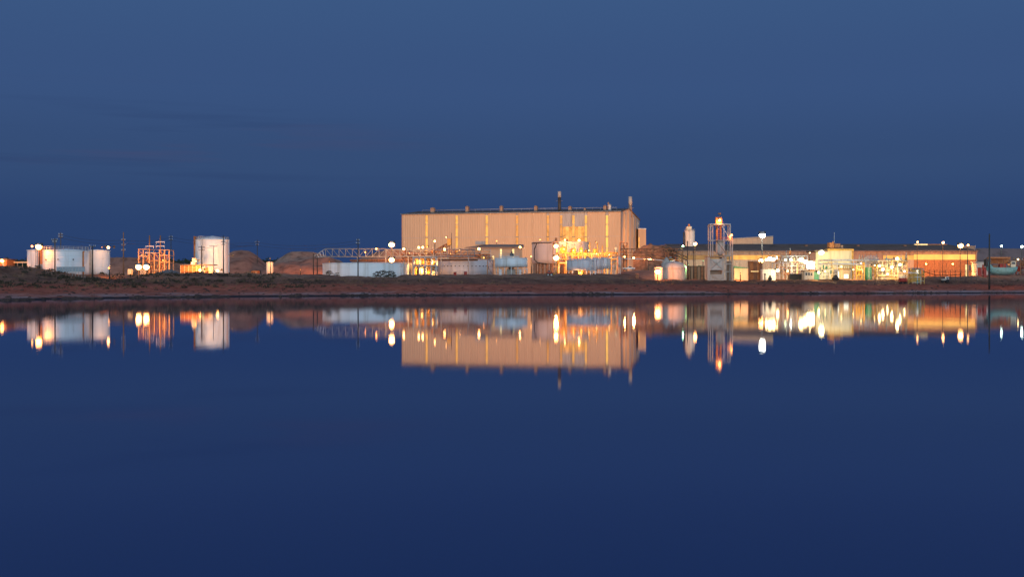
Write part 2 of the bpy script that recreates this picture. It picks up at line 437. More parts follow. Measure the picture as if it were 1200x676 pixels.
# foliage helpers ---------------------------------------------------
def leaves(mb, c, r, n, s, rnd, sq=.8):
    for _ in range(n):
        a = rnd.uniform(0, 2 * pi); ph = math.asin(rnd.uniform(-.35, 1)); rr = r * rnd.uniform(.55, 1.05)
        p = Vector((c[0] + rr * cos(ph) * cos(a), c[1] + rr * cos(ph) * sin(a), c[2] + rr * sin(ph) * sq))
        u = Vector((rnd.gauss(0, 1), rnd.gauss(0, 1), rnd.gauss(0, 1))).normalized() * s * rnd.uniform(.6, 1.3)
        w = u.orthogonal().normalized() * s * .5
        o = len(mb.v); mb.v += [tuple(p - u), tuple(p + w), tuple(p + u), tuple(p - w)]
        mb.f.append((o, o + 1, o + 2, o + 3))
def scrub():
    mb = MB(); rnd = random.Random(5)
    for k in range(3400):
        px = rnd.uniform(-30, 1230)
        ds = lin(SHORE, px)
        left = px < 330
        t = rnd.uniform(54, 112) if left else rnd.uniform(44, 82)
        y = ds + t; x = X(px, y)
        dens = noise.noise(Vector((x * .06, y * .10, 2))) + (0.28 if left or (380 > px) else -0.02)
        if px > 640 and px < 1050: dens -= .12
        if px > 470: dens -= .30 if px < 780 else .2
        if rnd.random() > dens * 1.6 + .05: continue
        s = rnd.uniform(.25, .75) * (1.15 if left else .8)
        z = ground(x, y)
        leaves(mb, (x, y, z + s * .25), s, 16, s * .34, rnd, .65)
    o = link('scrub', mb.mesh('scrub', leafd)); o['kind'] = 'stuff'; o['label'] = 'low dark desert scrub scattered over the bank'
scrub()
def dry_grass():
    mb = MB(); rnd = random.Random(15)
    for k in range(3600):
        px = rnd.uniform(-30, 1230); ds = lin(SHORE, px); left = px < 330
        t = rnd.uniform(52, 115) if left else rnd.uniform(44, 84)
        y = ds + t; x = X(px, y)
        if rnd.random() > noise.noise(Vector((x * .05, y * .12, 7))) * 1.8 + (.55 if left else (.25 if px < 470 else -.05)): continue
        z = ground(x, y); s = rnd.uniform(.18, .42)
        for j in range(9):
            a = rnd.uniform(0, 2 * pi); q = Vector((x + rnd.uniform(-.3, .3), y + rnd.uniform(-.3, .3), z - .05)); tip = q + Vector((cos(a) * s * .5, sin(a) * s * .5, s * 1.6))
            w = Vector((-sin(a), cos(a), 0)) * .05; o = len(mb.v); mb.v += [tuple(q - w), tuple(q + w), tuple(tip)]; mb.f.append((o, o + 1, o + 2))
    o = link('dry_grass', mb.mesh('dry_grass', mat('dry_grass_blades', (.22, .13, .075), .9, ns=.4, na=.4))); o['kind'] = 'stuff'; o['label'] = 'dry brown grass tufts on the bank'
dry_grass()
def stones():
    mb = MB(); rnd = random.Random(8)
    def st(x, y, z, s):
        n0 = len(mb.v)
        mb.ball((x, y, z), s, 6, 4, (rnd.uniform(.8, 1.6), rnd.uniform(.7, 1.2), rnd.uniform(.35, .7)))
        for i in range(n0, len(mb.v)):
            v = Vector(mb.v[i]); k = 1 + .35 * noise.noise(v * 2.3)
            mb.v[i] = tuple(Vector((x, y, z)) + (v - Vector((x, y, z))) * k)
    for k in range(2600):
        px = rnd.uniform(-30, 1230); ds = lin(SHORE, px)
        dens = noise.noise(Vector((px * .018, 1.7, 0))) + .35
        if rnd.random() > dens * 1.3: continue
        t = abs(rnd.gauss(0, 3.0)) - 5; y = ds + t + 3; x = X(px, y); z = ground(x, y)
        if z < -.3: continue
        st(x, y, max(z, 0) - .02, rnd.uniform(.15, .62))
    for k in range(420):
        px = rnd.uniform(-30, 1230); ds = lin(SHORE, px); t = rnd.uniform(8, 50); y = ds + t; x = X(px, y)
        st(x, y, ground(x, y), rnd.uniform(.12, .45))
    o = link('shore_stones', mb.mesh('shore_stones', rockm)); o['kind'] = 'stuff'; o['label'] = 'dark wet stones and crusts along the waterline'
stones()
def treeline():
    mb = MB(); rnd = random.Random(3)
    for (a, b, top) in ((-40, 60, 305), (196, 232, 305.5), (306, 335, 305)):
        px = a
        while px < b:
            px += rnd.uniform(.5, 1.4); d = rnd.uniform(1300, 1420); x = X(px, d)
            zt = Z(top + rnd.uniform(-.8, 1.6), d)
            zz = 4
            while zz < zt:
                leaves(mb, (x, d, zz), 3.2, 9, 1.3, rnd); zz += 3.2
    o = link('treeline', mb.mesh('treeline', mat('dark_tree_leaves', (.03, .045, .02), .9, ns=.5, na=.3))); o['kind'] = 'stuff'
    o['label'] = 'distant dark line of trees on the horizon'
treeline()
def shrub(px, d, wpx, hpx, label, m=leafd, n=26, group=None, seed=1, name='shrub', base=None):
    rnd = random.Random(seed); t = T(name, label, name, px, d, group); s = d / F
    w, h = wpx * s / 2, hpx * s
    tw = MB()
    for k in range(6):
        a = rnd.uniform(0, 2 * pi); tw.tube((0, 0, -.2), (cos(a) * w * .6, sin(a) * w * .4, h * rnd.uniform(.5, .85)), .07, .02, 5)
    t.part('stem', tw, twig)
    mb = MB()
    for k in range(n):
        x = rnd.uniform(-1, 1); zc = rnd.uniform(.05, .95) * h * math.sqrt(max(0, 1 - x * x * .7)) * .85
        leaves(mb, (x * w * .85, rnd.uniform(-.5, .5) * w, zc), h * rnd.uniform(.12, .26), 26, h * .055, rnd)
    t.part('foliage', mb, m)
shrub(452, 408, 27, 9.5, 'widest dark bush, in front of the long pale low tank', n=60, seed=4)
shrub(441, 405, 10, 8, 'small ragged bush at the edge of the widest bush', n=20, seed=9)
shrub(386, 400, 9, 7, 'round dark bush below the start of the conveyor bridge', n=22, seed=12)
shrub(395, 402, 8, 5, 'low bush at the near end of the long pale tank', n=16, seed=13)
shrub(820.5, 470, 7, 19, 'taller green-lit leafy tree over the dark panelled shed', m=leafg, n=36, seed=21, name='tree')
shrub(827, 471, 6, 17.5, 'smaller green-lit leafy tree close against the hopper tower', m=leafg, n=30, seed=22, name='tree')
shrub(1107, 455, 9, 4, 'low dark bush under the small white tractor', n=18, seed=24)
shrub(1178, 440, 26, 4.5, 'wide low scrub bush under the teal dredge', n=50, seed=25)
shrub(322, 1100, 9, 27, 'tiny dark tree on the skyline between the spoil hills', n=30, seed=29, name='tree')

# ------------------------------------------------------------------ lamps
def add_light(parent, loc, c, power, radius=.35, spot=None, size=110, blend=.6):
    ld = bpy.data.lights.new('lamp_light', 'SPOT' if spot else 'POINT')
    ld.color = c; ld.energy = power; ld.shadow_soft_size = radius
    o = bpy.data.objects.new('lamp_light', ld); col.objects.link(o); o.parent = parent; o.location = loc
    if spot:
        ld.spot_size = radians(size); ld.spot_blend = blend
        o.rotation_euler = Vector(spot).to_track_quat('-Z', 'Y').to_euler()
    return o
def lamp(px, py, d, label, c=SOD, r=.42, power=9000, mount='wall', heads=1, reach=1.0, cat=None, spot=None, size=120, glow=120, group=None, pole_m=None, name=None, down=0.0):
    """mount 'pole': mast from the ground; 'wall': bracket reaching back to the structure behind"""
    nm = name or ('yard_lamp' if mount == 'pole' else 'wall_lamp')
    t = T(nm, label, cat or ('lamp post' if mount == 'pole' else 'lamp'), px, d, group)
    r *= (1.05 if glow >= 150 and r >= .7 else .8); c0 = t.p(px, py, 0); bm = bulbmat(c, round(glow * .22, 1))
    pm = pole_m or dark
    if mount == 'pole':
        t.part('pole', MB().tube((0, .5, -.4), (0, .5, c0.z + .5), .20, .11, 8), pm)
        t.part('bracket', MB().tube((0, .5, c0.z + .42), (0, 0, c0.z + .42), .07, .07, 6), pm)
    else:
        t.e.location.z += c0.z; c0 = Vector((0, 0, 0)); t.e.location.y = d
        t.part('bracket', MB().tube((0, reach, .3), (0, .2, .3), .07, .07, 6).box(-.25, .25, reach - .06, reach, -.05, .65), pm)
    if heads == 1: xs = [(0, 0)]
    else: xs = [(0, 0)]; t.part('crossbar', MB().box(-r * 1.15, r * 1.15, .3, .5, c0.z - r * .9, c0.z + r * 1.2), pm)
    cz0 = c0.z
    for xh, zh in xs:
        c0.z = cz0 + zh
        hd = MB().lathe([(r * .35, c0.z + r * 1.15), (r * .9, c0.z + r * .75), (r * 1.08, c0.z + r * .1), (r * 1.0, c0.z + r * .1), (r * .8, c0.z + r * .6), (.01, c0.z + r * .9)], 12, (xh, 0.1))
        h = t.part('lamp_head', hd, steel)
        t.part('bulb', MB().ball((xh, 0, c0.z), r, 12, 8), bm, h)
    c0.z = cz0
    # added spot per lamp, mostly aimed back and down to limit pond streaks
    if spot: add_light(t.e, (0, 1.3 if spot[1] > 0 else -r - .5, c0.z if spot[1] > 0 else c0.z - r - .2), c, power * 1.05, .5, spot, size)
    else: add_light(t.e, (0, 1.0 if mount == 'pole' else .5, c0.z - r - .1 - down), c, power * .5, max(.4, r), (0, .8, -.5), 158, .35)
    return t

# ------------------------------------------------------------------ generic builders
def utility_pole(px, pyt, d, arms, label, m=wood, w=.17, group='wooden utility poles', insul=True):
    t = T('utility_pole', label, 'utility pole', px, d, group); tp = t.p(px, pyt, 0)
    t.part('pole', MB().tube((0, 0, -.4), (0, 0, tp.z), w * 1.25, w * .8, 8), m)
    for (py, hw) in arms:
        z = t.p(px, py, 0).z; h = hw * d / F
        a = t.part('crossarm', MB().box(-h, h, -.22, -.10, z - .09, z + .09), m)
        if insul:
            mb = MB()
            for k in (-.95, -.5, .5, .95): mb.tube((h * k, -.16, z + .09), (h * k, -.16, z + .42), .07, .05, 6)
            t.part('insulator', mb, steelw, a)
    return t
def railing(t, pts, h, m, parent=None, n=None):
    mb = MB()
    for z in (h, h * .55): mb.path([Vector(p) + Vector((0, 0, z)) for p in pts], .045, 5)
    for p in pts: mb.tube(p, Vector(p) + Vector((0, 0, h)), .045, .045, 5)
    t.part('railing', mb, m, parent)
def ladder(t, p, q, m, w=.5, parent=None, cage=False):
    p = Vector(p); q = Vector(q); mb = MB()
    for sx in (-w / 2, w / 2): mb.tube(p + Vector((sx, 0, 0)), q + Vector((sx, 0, 0)), .05, .05, 4)
    L_ = (q - p).length; k = 0
    while k * .6 < L_:
        c = p + (q - p) * (k * .6 / L_); mb.tube(c - Vector((w / 2, 0, 0)), c + Vector((w / 2, 0, 0)), .03, .03, 4); k += 1
    t.part('ladder', mb, m, parent)
def tank(px0, px1, pyt, d, label, m=white, roof=.6, bottom=None, legs=0, seams=3, rail=False, lad=None, cat='tank', name='storage_tank', group=None, roofmat=None, nozzles=0, skirt=None, pipe=None):
    pc = (px0 + px1) / 2; r = (px1 - px0) / 2 * d / F
    t = T(name, label, cat, pc, d, group)
    top = t.p(pc, pyt, -r * .7).z
    bot = t.gz if bottom is None else t.p(pc, bottom, -r * .7).z
    prof = [(r, bot)]
    for k in range(1, seams + 1):
        z = bot + (top - bot) * k / (seams + 1)
        prof += [(r, z - .16), (r, z - .05), (r - .03, z - .03), (r - .03, z + .03), (r, z + .05), (r, z + .16)]
    prof += [(r, top - .4), (r, top - .25), (r + .10, top - .22), (r + .10, top), (r, top + .02)]
    sh = t.part('shell', MB().lathe(prof, 56), m)
    t.part('roof', MB().lathe([(r - .02, top + .03), (r * .6, top + roof * .45), (r * .2, top + roof * .85), (.05, top + roof)], 48), roofmat or m)
    if legs:
        for k in range(legs):
            a = 2 * pi * (k + .5) / legs; x, y = cos(a) * r * .93, sin(a) * r * .93
            t.part('leg', MB().tube((x, y, -.4), (x, y, bot), .16, .16, 6), steelw)
    if skirt: t.part('skirt', MB().lathe([(r * .96, -.4), (r * .96, bot)], 48), skirt)
    if rail:
        n = 28; pts = [(cos(2 * pi * k / n) * r * .97, sin(2 * pi * k / n) * r * .97, top) for k in range(n + 1)]
        railing(t, pts, 1.0, steel)
    if lad is not None:
        dx = (lad - pc) * d / F; dx = max(-r * .98, min(r * .98, dx)); y = -math.sqrt(max(0, r * r - dx * dx)) - .35
        ladder(t, (dx, y, bot), (dx, y, top + 1.0), steel)
    for k in range(nozzles):
        a = -pi / 2 + (k - (nozzles - 1) / 2) * (1.9 / max(nozzles, 1)); x, y = cos(a), sin(a); z = bot + (top - bot) * .62
        t.part('nozzle', MB().tube((x * r * .98, y * r * .98, z), (x * (r + .35), y * (r + .35), z), .16, .16, 8), dark)
    if pipe is not None:
        dx = (pipe - pc) * d / F; dx = max(-r * .98, min(r * .98, dx)); y = -math.sqrt(max(0, r * r - dx * dx)) - .4
        t.part('downpipe', MB().path([(dx, y + .5, top - .2), (dx, y, top - .5), (dx, y, -.3)], .22, 8), orangep)
    t.r = r; t.top = top; t.bot = bot
    return t
def frame(t, pxs, pys, dys, w, m, braces=True, deck=None, parent=None):
    """open steel frame: posts at every column px and row dy, beams at every level py; levels top first, last None=ground"""
    for dy in dys:
        for px in pxs:
            a = t.p(px, pys[0], dys[0]); b = t.p(px, pys[-1], dys[0])
            t.part('post', MB().box(a.x - w, a.x + w, dy - w, dy + w, b.z, a.z), m)
    for py in pys[:-1]:
        z = t.p(pxs[0], py, dys[0]).z; x0 = t.p(pxs[0], py, dys[0]).x; x1 = t.p(pxs[-1], py, dys[0]).x
        for dy in dys: t.part('beam', MB().box(x0 - w, x1 + w, dy - w * .9, dy + w * .9, z - w * 1.3, z - .003 + w * .2), m)
        for px in pxs:
            x = t.p(px, py, dys[0]).x
            t.part('cross_beam', MB().box(x - w * .7, x + w * .7, dys[0] + w, dys[-1] - w, z - w * 1.1, z), m)
        if deck: t.part('deck', MB().box(x0, x1, dys[0] + w, dys[-1] - w, z + w * .25, z + w * .25 + .08), deck)
    if braces:
        for i in range(len(pxs) - 1):
            for j in range(len(pys) - 1):
                if (i + j) % 2 == 0 or braces == 'all':
                    a = t.p(pxs[i], pys[j], dys[0]); b = t.p(pxs[i + 1], pys[j + 1], dys[0]); b.z = max(b.z, 0)
                    if (i + j) % 4 >= 2: a.x, b.x = b.x, a.x
                    a.y = b.y = dys[0] - w * .2
                    t.part('brace', MB().tube(a, b, w * .5, w * .5, 4), m)
def vessel(t, px, py0, py1, rpx, dy, m, name='vessel', dome=None):
    s = (t.d + dy) / F; r = rpx * s; a = t.p(px, py0, dy); b = t.p(px, py1, dy)
    dm = r * .6 if dome is None else dome
    mb = MB().lathe([(r * .5, b.z - r * .4), (r, b.z), (r, (a.z + b.z) / 2 - .05), (r + .06, (a.z + b.z) / 2), (r, (a.z + b.z) / 2 + .05), (r, a.z), (r * .75, a.z + dm * .6), (r * .3, a.z + dm * .95), (.02, a.z + dm)], 18, (a.x, dy))
    v = t.part(name, mb, m)
    t.part('outlet', MB().tube((a.x, dy, a.z + dm * .8), (a.x, dy, a.z + dm + .9), .14, .14, 6), steel, v)
    return v
def pipe(t, pts, rp, m, dy=0, name='pipe'):
    P = [t.p(q[0], q[1], q[2] if len(q) > 2 else dy) for q in pts]
    for q in P: q.z = max(q.z, -.3)
    mb = MB(); r = rp * t.d / F; mb.path(P, r, 8)
    for q in P[1:-1]: mb.ball(q, r * 1.15, 8, 6)
    return t.part(name, mb, m)
def pipes_random(t, px0, px1, py0, py1, dys, n, mats, rnd, rp=.45):
    for k in range(n):
        x = rnd.uniform(px0, px1); y = rnd.uniform(py0, py1); dy = rnd.choice(dys) + rnd.uniform(-.6, .6)
        pts = [(x, y, dy)]
        for j in range(rnd.randint(1, 3)):
            if j % 2 == 0: x = min(px1, max(px0, x + rnd.choice((-1, 1)) * rnd.uniform(4, (px1 - px0) * .6)))
            else: y = min(py1, max(py0, y + rnd.uniform(-8, 9)))
            pts.append((x, y, dy))
        if rnd.random() < .5: pts.append((x, None, dy))
        P = [t.p(*q) for q in pts]
        pipe(t, pts, rp * rnd.uniform(.6, 1.3), rnd.choice(mats))

# =================================================================== the great building
A = Vector((X(471.2, 771), 771, 0)); B = Vector((X(727.5, 740), 740, 0))
gz0 = 4.4
ax = (B - A); WL = ax.length; ax.normalize(); ang = math.atan2(ax.y, ax.x)
bay = Vector((-ax.y, ax.x, 0))       # into the depth
def facade_s(px):                    # where the sight line of column px meets the facade, metres from A
    k = (px - 600) / F
    # A.x + s ax.x = k (A.y + s ax.y)
    return (k * A.y - A.x) / (ax.x - k * ax.y)
def side_s(px):
    k = (px - 600) / F
    return (k * B.y - B.x) / (bay.x - k * bay.y)
def hz_at(px, py, s=None):
    P = A + ax * facade_s(px); return Z(py, P.y) - gz0
hall = link('process_building', None, loc=(A.x, A.y, gz0)); hall.rotation_euler.z = ang
hall['label'] = 'huge tan clad process building with vertical glowing strips and two stacks'; hall['category'] = 'building'
EAVE = Z(248.3, 740) - gz0; RIDGE = Z(244.6, 765) - gz0; DEP = side_s(749.5); RS = DEP * .42
def corr(x0, x1, z0, z1, pitch=1.25, dep=.14, off=0.0):
    """corrugated sheet standing in the local xz plane, facing -y"""
    mb = MB(); n = max(1, int((x1 - x0) / pitch)); xs = []
    p = (x1 - x0) / n
    for i in range(n):
        a = x0 + i * p; xs += [(a, 0), (a + p * .42, 0), (a + p * .55, -dep), (a + p * .87, -dep)]
    xs.append((x1, 0))
    for x, y in xs: mb.v += [(x, y - off, z0), (x, y - off, z1)]
    for i in range(len(xs) - 1): mb.f.append((2 * i, 2 * i + 2, 2 * i + 3, 2 * i + 1))
    o = len(mb.v); mb.v += [(x0, .25, z0), (x1, .25, z0), (x1, .25, z1), (x0, .25, z1)]
    mb.f.append((o + 3, o + 2, o + 1, o)); return mb
core = MB().box(.4, WL - .4, .4, DEP - .4, -.5, EAVE - .6)
link('inner_wall', core.mesh('inner_wall', cladg), hall)
strips = [(500, strip_y), (535.3, strip_y), (570.5, strip_y), (606, strip_d), (642, strip_d), (657.6, strip_d), (672, strip_y), (686.6, strip_y), (711.3, strip_b)]
edges = [0.0]; sw = 1.65
for px, _ in strips:
    c = facade_s(px); edges += [c - sw / 2, c + sw / 2]
edges.append(WL)
zgirt = hz_at(600, 278)
for i in range(0, len(edges), 2):
    x0, x1 = edges[i] + .02, edges[i + 1] - .02
    centre = x0 > facade_s(656) and x1 < facade_s(688)
    segs = [(-.5, zgirt - .06), (zgirt + .06, EAVE)] if not centre else [(-.5, hz_at(672, 283)), (hz_at(672, 265.5), EAVE)]
    for z0, z1 in segs:
        w = x1 - x0; k = 2 if w > 12 else 1
        for q in range(k):
            link('wall_panel', corr(x0 + w * q / k + .03, x0 + w * (q + 1) / k - .03, z0, z1).mesh('wall_panel', clad if not centre else cladg), hall)
    if centre:      # translucent sheets in the middle bays
        za, zb = hz_at(672, 283) + .05, hz_at(672, 265.5) - .05
        w = x1 - x0
        for q in range(3):
            link('translucent_panel', corr(x0 + w * q / 3 + .05, x0 + w * (q + 1) / 3 - .05, za, zb, .9, .1).mesh('translucent_panel', emit('glowing_sheet_%d' % (q % 2), (1.0, .40, .10), 1.0 + .4 * (q % 2), .35, .5)), hall)
    link('girt', MB().box(x0, x1, -.17, .1, zgirt - .055, zgirt + .055).mesh('girt', steel), hall)
for (px, m_), i in zip(strips, range(9)):
    c = facade_s(px); x0, x1 = c - sw / 2 + .06, c + sw / 2 - .06
    zt = hz_at(px, 252 if i < 8 else 252); zb = -.3 if i < 4 or i == 8 else hz_at(px, 292)
    fr = link('window_strip', MB().box(x0, x1, .12, .3, -.4, EAVE).mesh('window_strip', cladg), hall)
    zs = [zt, hz_at(px, 263), hz_at(px, 277.5), hz_at(px, 291), zb] if zb < 0 else [zt, hz_at(px, 263), hz_at(px, 277.5), zb]
    for j, (za, zb2) in enumerate(zip(zs, zs[1:])):
        mm = m_ if not (j == 1 and i in (3, 4, 5)) else strip_d
        link('pane', MB().box(x0 + .1, x1 - .1, .0, .1, zb2 + .22, za - .22).mesh('pane', mm), fr)
    for k in range(int(EAVE / 4.2)):
        pass
    link('glazing_bar', MB().box(x0, x1, -.10, -.04, zgirt - .12, zgirt + .12).mesh('glazing_bar', dark), fr)
# gable side (turned from the local frame): sheets between thin lit slots
gs = [side_s(v) for v in (732.3, 737, 742.2, 747.4)]
def side_wall(name, y0, y1, z0, zt0, zt1, m, x=WL, th=.3, parent=hall):
    P = [(x - th, y0, z0), (x, y0, z0), (x, y1, z0), (x - th, y1, z0), (x - th, y0, zt0), (x, y0, zt0), (x, y1, zt1), (x - th, y1, zt1)]
    return link(name, MB().quadbox(P).mesh(name, m), parent)
def eave_z(y): return EAVE + (RIDGE - EAVE) * (y / RS) if y < RS else RIDGE + (EAVE - 1.2 - RIDGE) * ((y - RS) / (DEP - RS))
cuts = [0.05] + [c for g in gs for c in (g - .45, g + .45)] + [DEP]
cuts = sorted(cuts + [RS]) if not any(a < RS < b for a, b in zip(cuts[1::2], cuts[2::2])) else cuts
for a, b in zip(cuts, cuts[1:]):
    if any(abs((a + b) / 2 - g) < .1 for g in gs):
        zb = hz_at(727, 276)
        fr = side_wall('window_slot', a, b, -.4, eave_z(a) - .1, eave_z(b) - .1, cladg, WL - .1)
        side_wall('pane', a + .12, b - .12, zb + .8, eave_z(a) - 2.2, eave_z(b) - 2.2, strip_y, WL - .02, .06, fr)
    else:
        n = max(1, int((b - a) / 6))
        for q in range(n):
            y0 = a + (b - a) * q / n; y1 = a + (b - a) * (q + 1) / n
            side_wall('wall_panel', y0 + .03, y1 - .03, -.5, eave_z(y0), eave_z(y1), clad if q % 2 else cladg)
mb = MB()
link('corner_flashing', MB().box(WL - .1, WL + .25, -.3, .04, -.5, EAVE - .02).mesh('corner_flashing', cladb), hall)
link('corner_flashing', MB().box(-.2, .1, -.3, .04, -.5, EAVE - .02).mesh('corner_flashing', cladb), hall)
# roof slopes
for (y0, z0, y1, z1) in ((-.8, EAVE - .02, RS, RIDGE), (RS, RIDGE, DEP + .6, EAVE - 1.2)):
    P = [(-.6, y0, z0 + .03), (WL + .5, y0, z0 + .03), (WL + .5, y1, z1 + .03), (-.6, y1, z1 + .03), (-.6, y0, z0 + .55), (WL + .5, y0, z0 + .55), (WL + .5, y1, z1 + .55), (-.6, y1, z1 + .55)]
    link('roof', MB().quadbox(P).mesh('roof', roofm), hall)
link('gutter', MB().tube((-.6, -.95, EAVE + .3), (WL + .5, -.95, EAVE + .3), .22, .22, 6).mesh('gutter', steel), hall)
def roofpt(px, y, py):      # local s and height for a thing on the roof at depth y
    k = (px - 600) / F; Q = A + bay * y
    s = (k * Q.y - Q.x) / (ax.x - k * ax.y); P = Q + ax * s
    return s, Z(py, P.y) - gz0
for px, wpx, pyt in ((507, 4.4, 243.2), (547.5, 3.4, 241.5), (587.5, 3.2, 241), (628, 3.6, 241), (668, 3.4, 241.5), (685.5, 2.2, 243.5), (709, 3.6, 240.5), (714.5, 3.0, 239), (713, 1.2, 236.8)):
    s, zt = roofpt(px, 12, pyt); w = wpx * 752 / F / 2
    v = MB().box(s - w, s + w, 11, 14, EAVE, zt - .7).quadbox([(s - w * 1.25, 10.6, zt - .7), (s + w * 1.25, 10.6, zt - .7), (s + w * 1.25, 14.4, zt - .7), (s - w * 1.25, 14.4, zt - .7), (s - w * .5, 11.5, zt), (s + w * .5, 11.5, zt), (s + w * .5, 13.5, zt), (s - w * .5, 13.5, zt)])
    link('roof_vent', v.mesh('roof_vent', cladb if px != 714.5 else steel), hall)
mbp = MB(); z = roofpt(600, 14, 245.0)[1]
for k in range(26): mbp.tube((8 + k * 4.8, 15, EAVE + .3), (8 + k * 4.8, 15, z + .2), .07, .07, 4)
mbp.tube((8, 15, z + .1), (8 + 120, 15, z + .1), .16, .16, 6)
link('roof_pipe', mbp.mesh('roof_pipe', steel), hall)
for px, y, pt, pm, r_ in ((655.6, 10, 224.5, 231.5, .95), (738.6, 42, 230.5, 240, 1.05)):
    s, zt = roofpt(px, y, pt); zm = roofpt(px, y, pm)[1]
    st = link('stack', MB().lathe([(r_, EAVE - 1), (r_, zm)], 18, (s, y)).mesh('stack', cladb if px > 700 else dark), hall)
    link('stack_top', MB().lathe([(r_ * 1.08, zm), (r_ * 1.08, zt), (r_ * .85, zt), (r_ * .85, zm + .5)], 18, (s, y)).mesh('stack_top', cladg), st)
    for a in (-1, 1): link('guy_bracket', MB().tube((s + a * r_, y, zm - 2), (s + a * r_ * 2.2, y, zm - 2), .08, .08, 4).mesh('guy_bracket', steel), st)
for px in (731.5, 735): 
    s, zt = roofpt(px, 30, 241.5); link('roof_mast', MB().tube((s, 30, EAVE), (s, 30, zt), .12, .08, 5).mesh('roof_mast', dark), hall)
# annex at the far corner
t = T('annex', 'narrow tan stair tower joined behind the huge building', 'building', 753.3, 800)
for q in range(3): t.box('wall_panel', 748 + q * 3.02, 750.98 + q * 3.02, 268.5, None, 0, 14, clad)
t.box('roof', 747.8, 757.3, 267.6, 268.45, -.4, 14.4, white)
t.box('window_slot', 748.2, 749.4, 278, 290, -.12, -.01, strip_y)

# =================================================================== left end: tanks, poles, gallery
tank(32.5, 56, 293, 347, 'leftmost white tank, lit orange beside the brightest roadside lamp', white, roof=.3, lad=47.5, seams=2)
t = T('stair_tower', 'dark stair enclosure on the front of the leftmost tank', 'stairs', 47.5, 339)
t.box('side_panel', 45.0, 50.0, 290.5, 309.5, 0, 1.4, rust); t.box('landing', 44.2, 50.8, 289.6, 290.4, -.3, 1.7, steel)
for q in (44.8, 49.9): t.box('leg', q, q + .5, 309.6, None, .2, .5, steel)
tank(100, 128.4, 293.4, 346, 'small white tank with orange-lit edge, right of the wide pale tank', white, roof=.35, lad=112, seams=2)
tank(51.5, 103.5, 293.2, 340, 'wide pale blue tank with roof handrail at the pond\'s near end', palew, roof=.5, rail=True, seams=3, pipe=101.5, nozzles=3)
t = T('bund_fence', 'low grey fence at the foot of the wide pale tank', 'fence', 83, 327)
for k in range(10):
    t.box('fence_post', 66 + k * 3.7, 66.35 + k * 3.7, 312.2, None, 0, .08, steel)
for k in range(9): t.box('fence_panel', 66.4 + k * 3.7, 69.6 + k * 3.7, 312.6, 318.5, .0, .05, mat('mesh_grey', (.30, .36, .40), .7, ns=2))
t = T('pipe_gallery', 'long low pale pipe gallery running into the leftmost tank', 'pipe gallery', 22, 352)
t.box('duct', -10, 41, 306.6, 308.2, 0, 1.2, cream)
for k in range(8): t.box('support_leg', -4 + k * 6, -3.5 + k * 6, 308.21, None, .3, .6, steel)
t = T('small_shed', 'small orange-lit shed cut by the picture\'s edge beside the pipe gallery', 'shed', 1, 350)
t.box('wall', -8, 7.5, 304.5, None, -3, 3, orangep); t.box('roof', -9, 8.2, 303.2, 304.45, -3.5, 3.5, roofm); t.box('door', 2.5, 4.8, 307.2, None, -3.1, -3.01, cladg)
utility_pole(64.4, 279, 318, [(281.5, 3.6), (284, 2.4)], 'brown utility pole standing before the wide pale tank')
utility_pole(71.2, 272.5, 372, [(275, 2.6), (278, 2.6)], 'tall thin utility pole rising behind the wide pale tank', w=.13)
utility_pole(108.5, 288.5, 318, [(288.9, 3.6)], 'short black pole with one crossarm before the small white tank', dark)
utility_pole(144.8, 272, 372, [(281.5, 2.4), (287.5, 2.4), (293.5, 2.4)], 'orange-lit pole with three crossarms left of the substation', rust)
utility_pole(200.4, 275, 470, [(278, 2.2), (281, 2.2)], 'thin dark pole just beyond the substation', dark, w=.15)
utility_pole(301.5, 281, 540, [(284, 2.6), (287, 1.8)], 'thin dark pole in front of the rounded spoil hill', dark, w=.16)
utility_pole(236.3, 288, 408, [(289.8, 4), (293.2, 3.6)], 'pole with two pale crossarms before the tall white silo', wood)
utility_pole(250.2, 287.8, 410, [(288.6, 4.6)], 'T-shaped pole centred on the tall white silo', steel, w=.14)
utility_pole(261.8, 276, 402, [(283.5, 2.4), (286.5, 2)], 'tallest dark pole, at the bright edge of the tall white silo', dark)
utility_pole(419.6, 279.5, 402, [(282, 1.8), (285.5, 2.2)], 'dark pole in front of the conveyor bridge and long pale tank', dark)
utility_pole(470, 309, 416, [(312.5, 1.6)], 'short grey pole at the pinkish end of the long pale tank', steel, w=.12)
utility_pole(805.6, 282.5, 418, [(284, 1.2)], 'black pole beside the green-lit edge of the domed tank', dark, w=.16, insul=False)
utility_pole(812.6, 293, 424, [(294.5, 1)], 'shorter black pole in front of the dark panelled shed', dark, w=.13, insul=False)
utility_pole(1159.4, 274, 428, [(276, 1.0)], 'thick black pole in front of the teal dredge', dark, w=.28, insul=False)

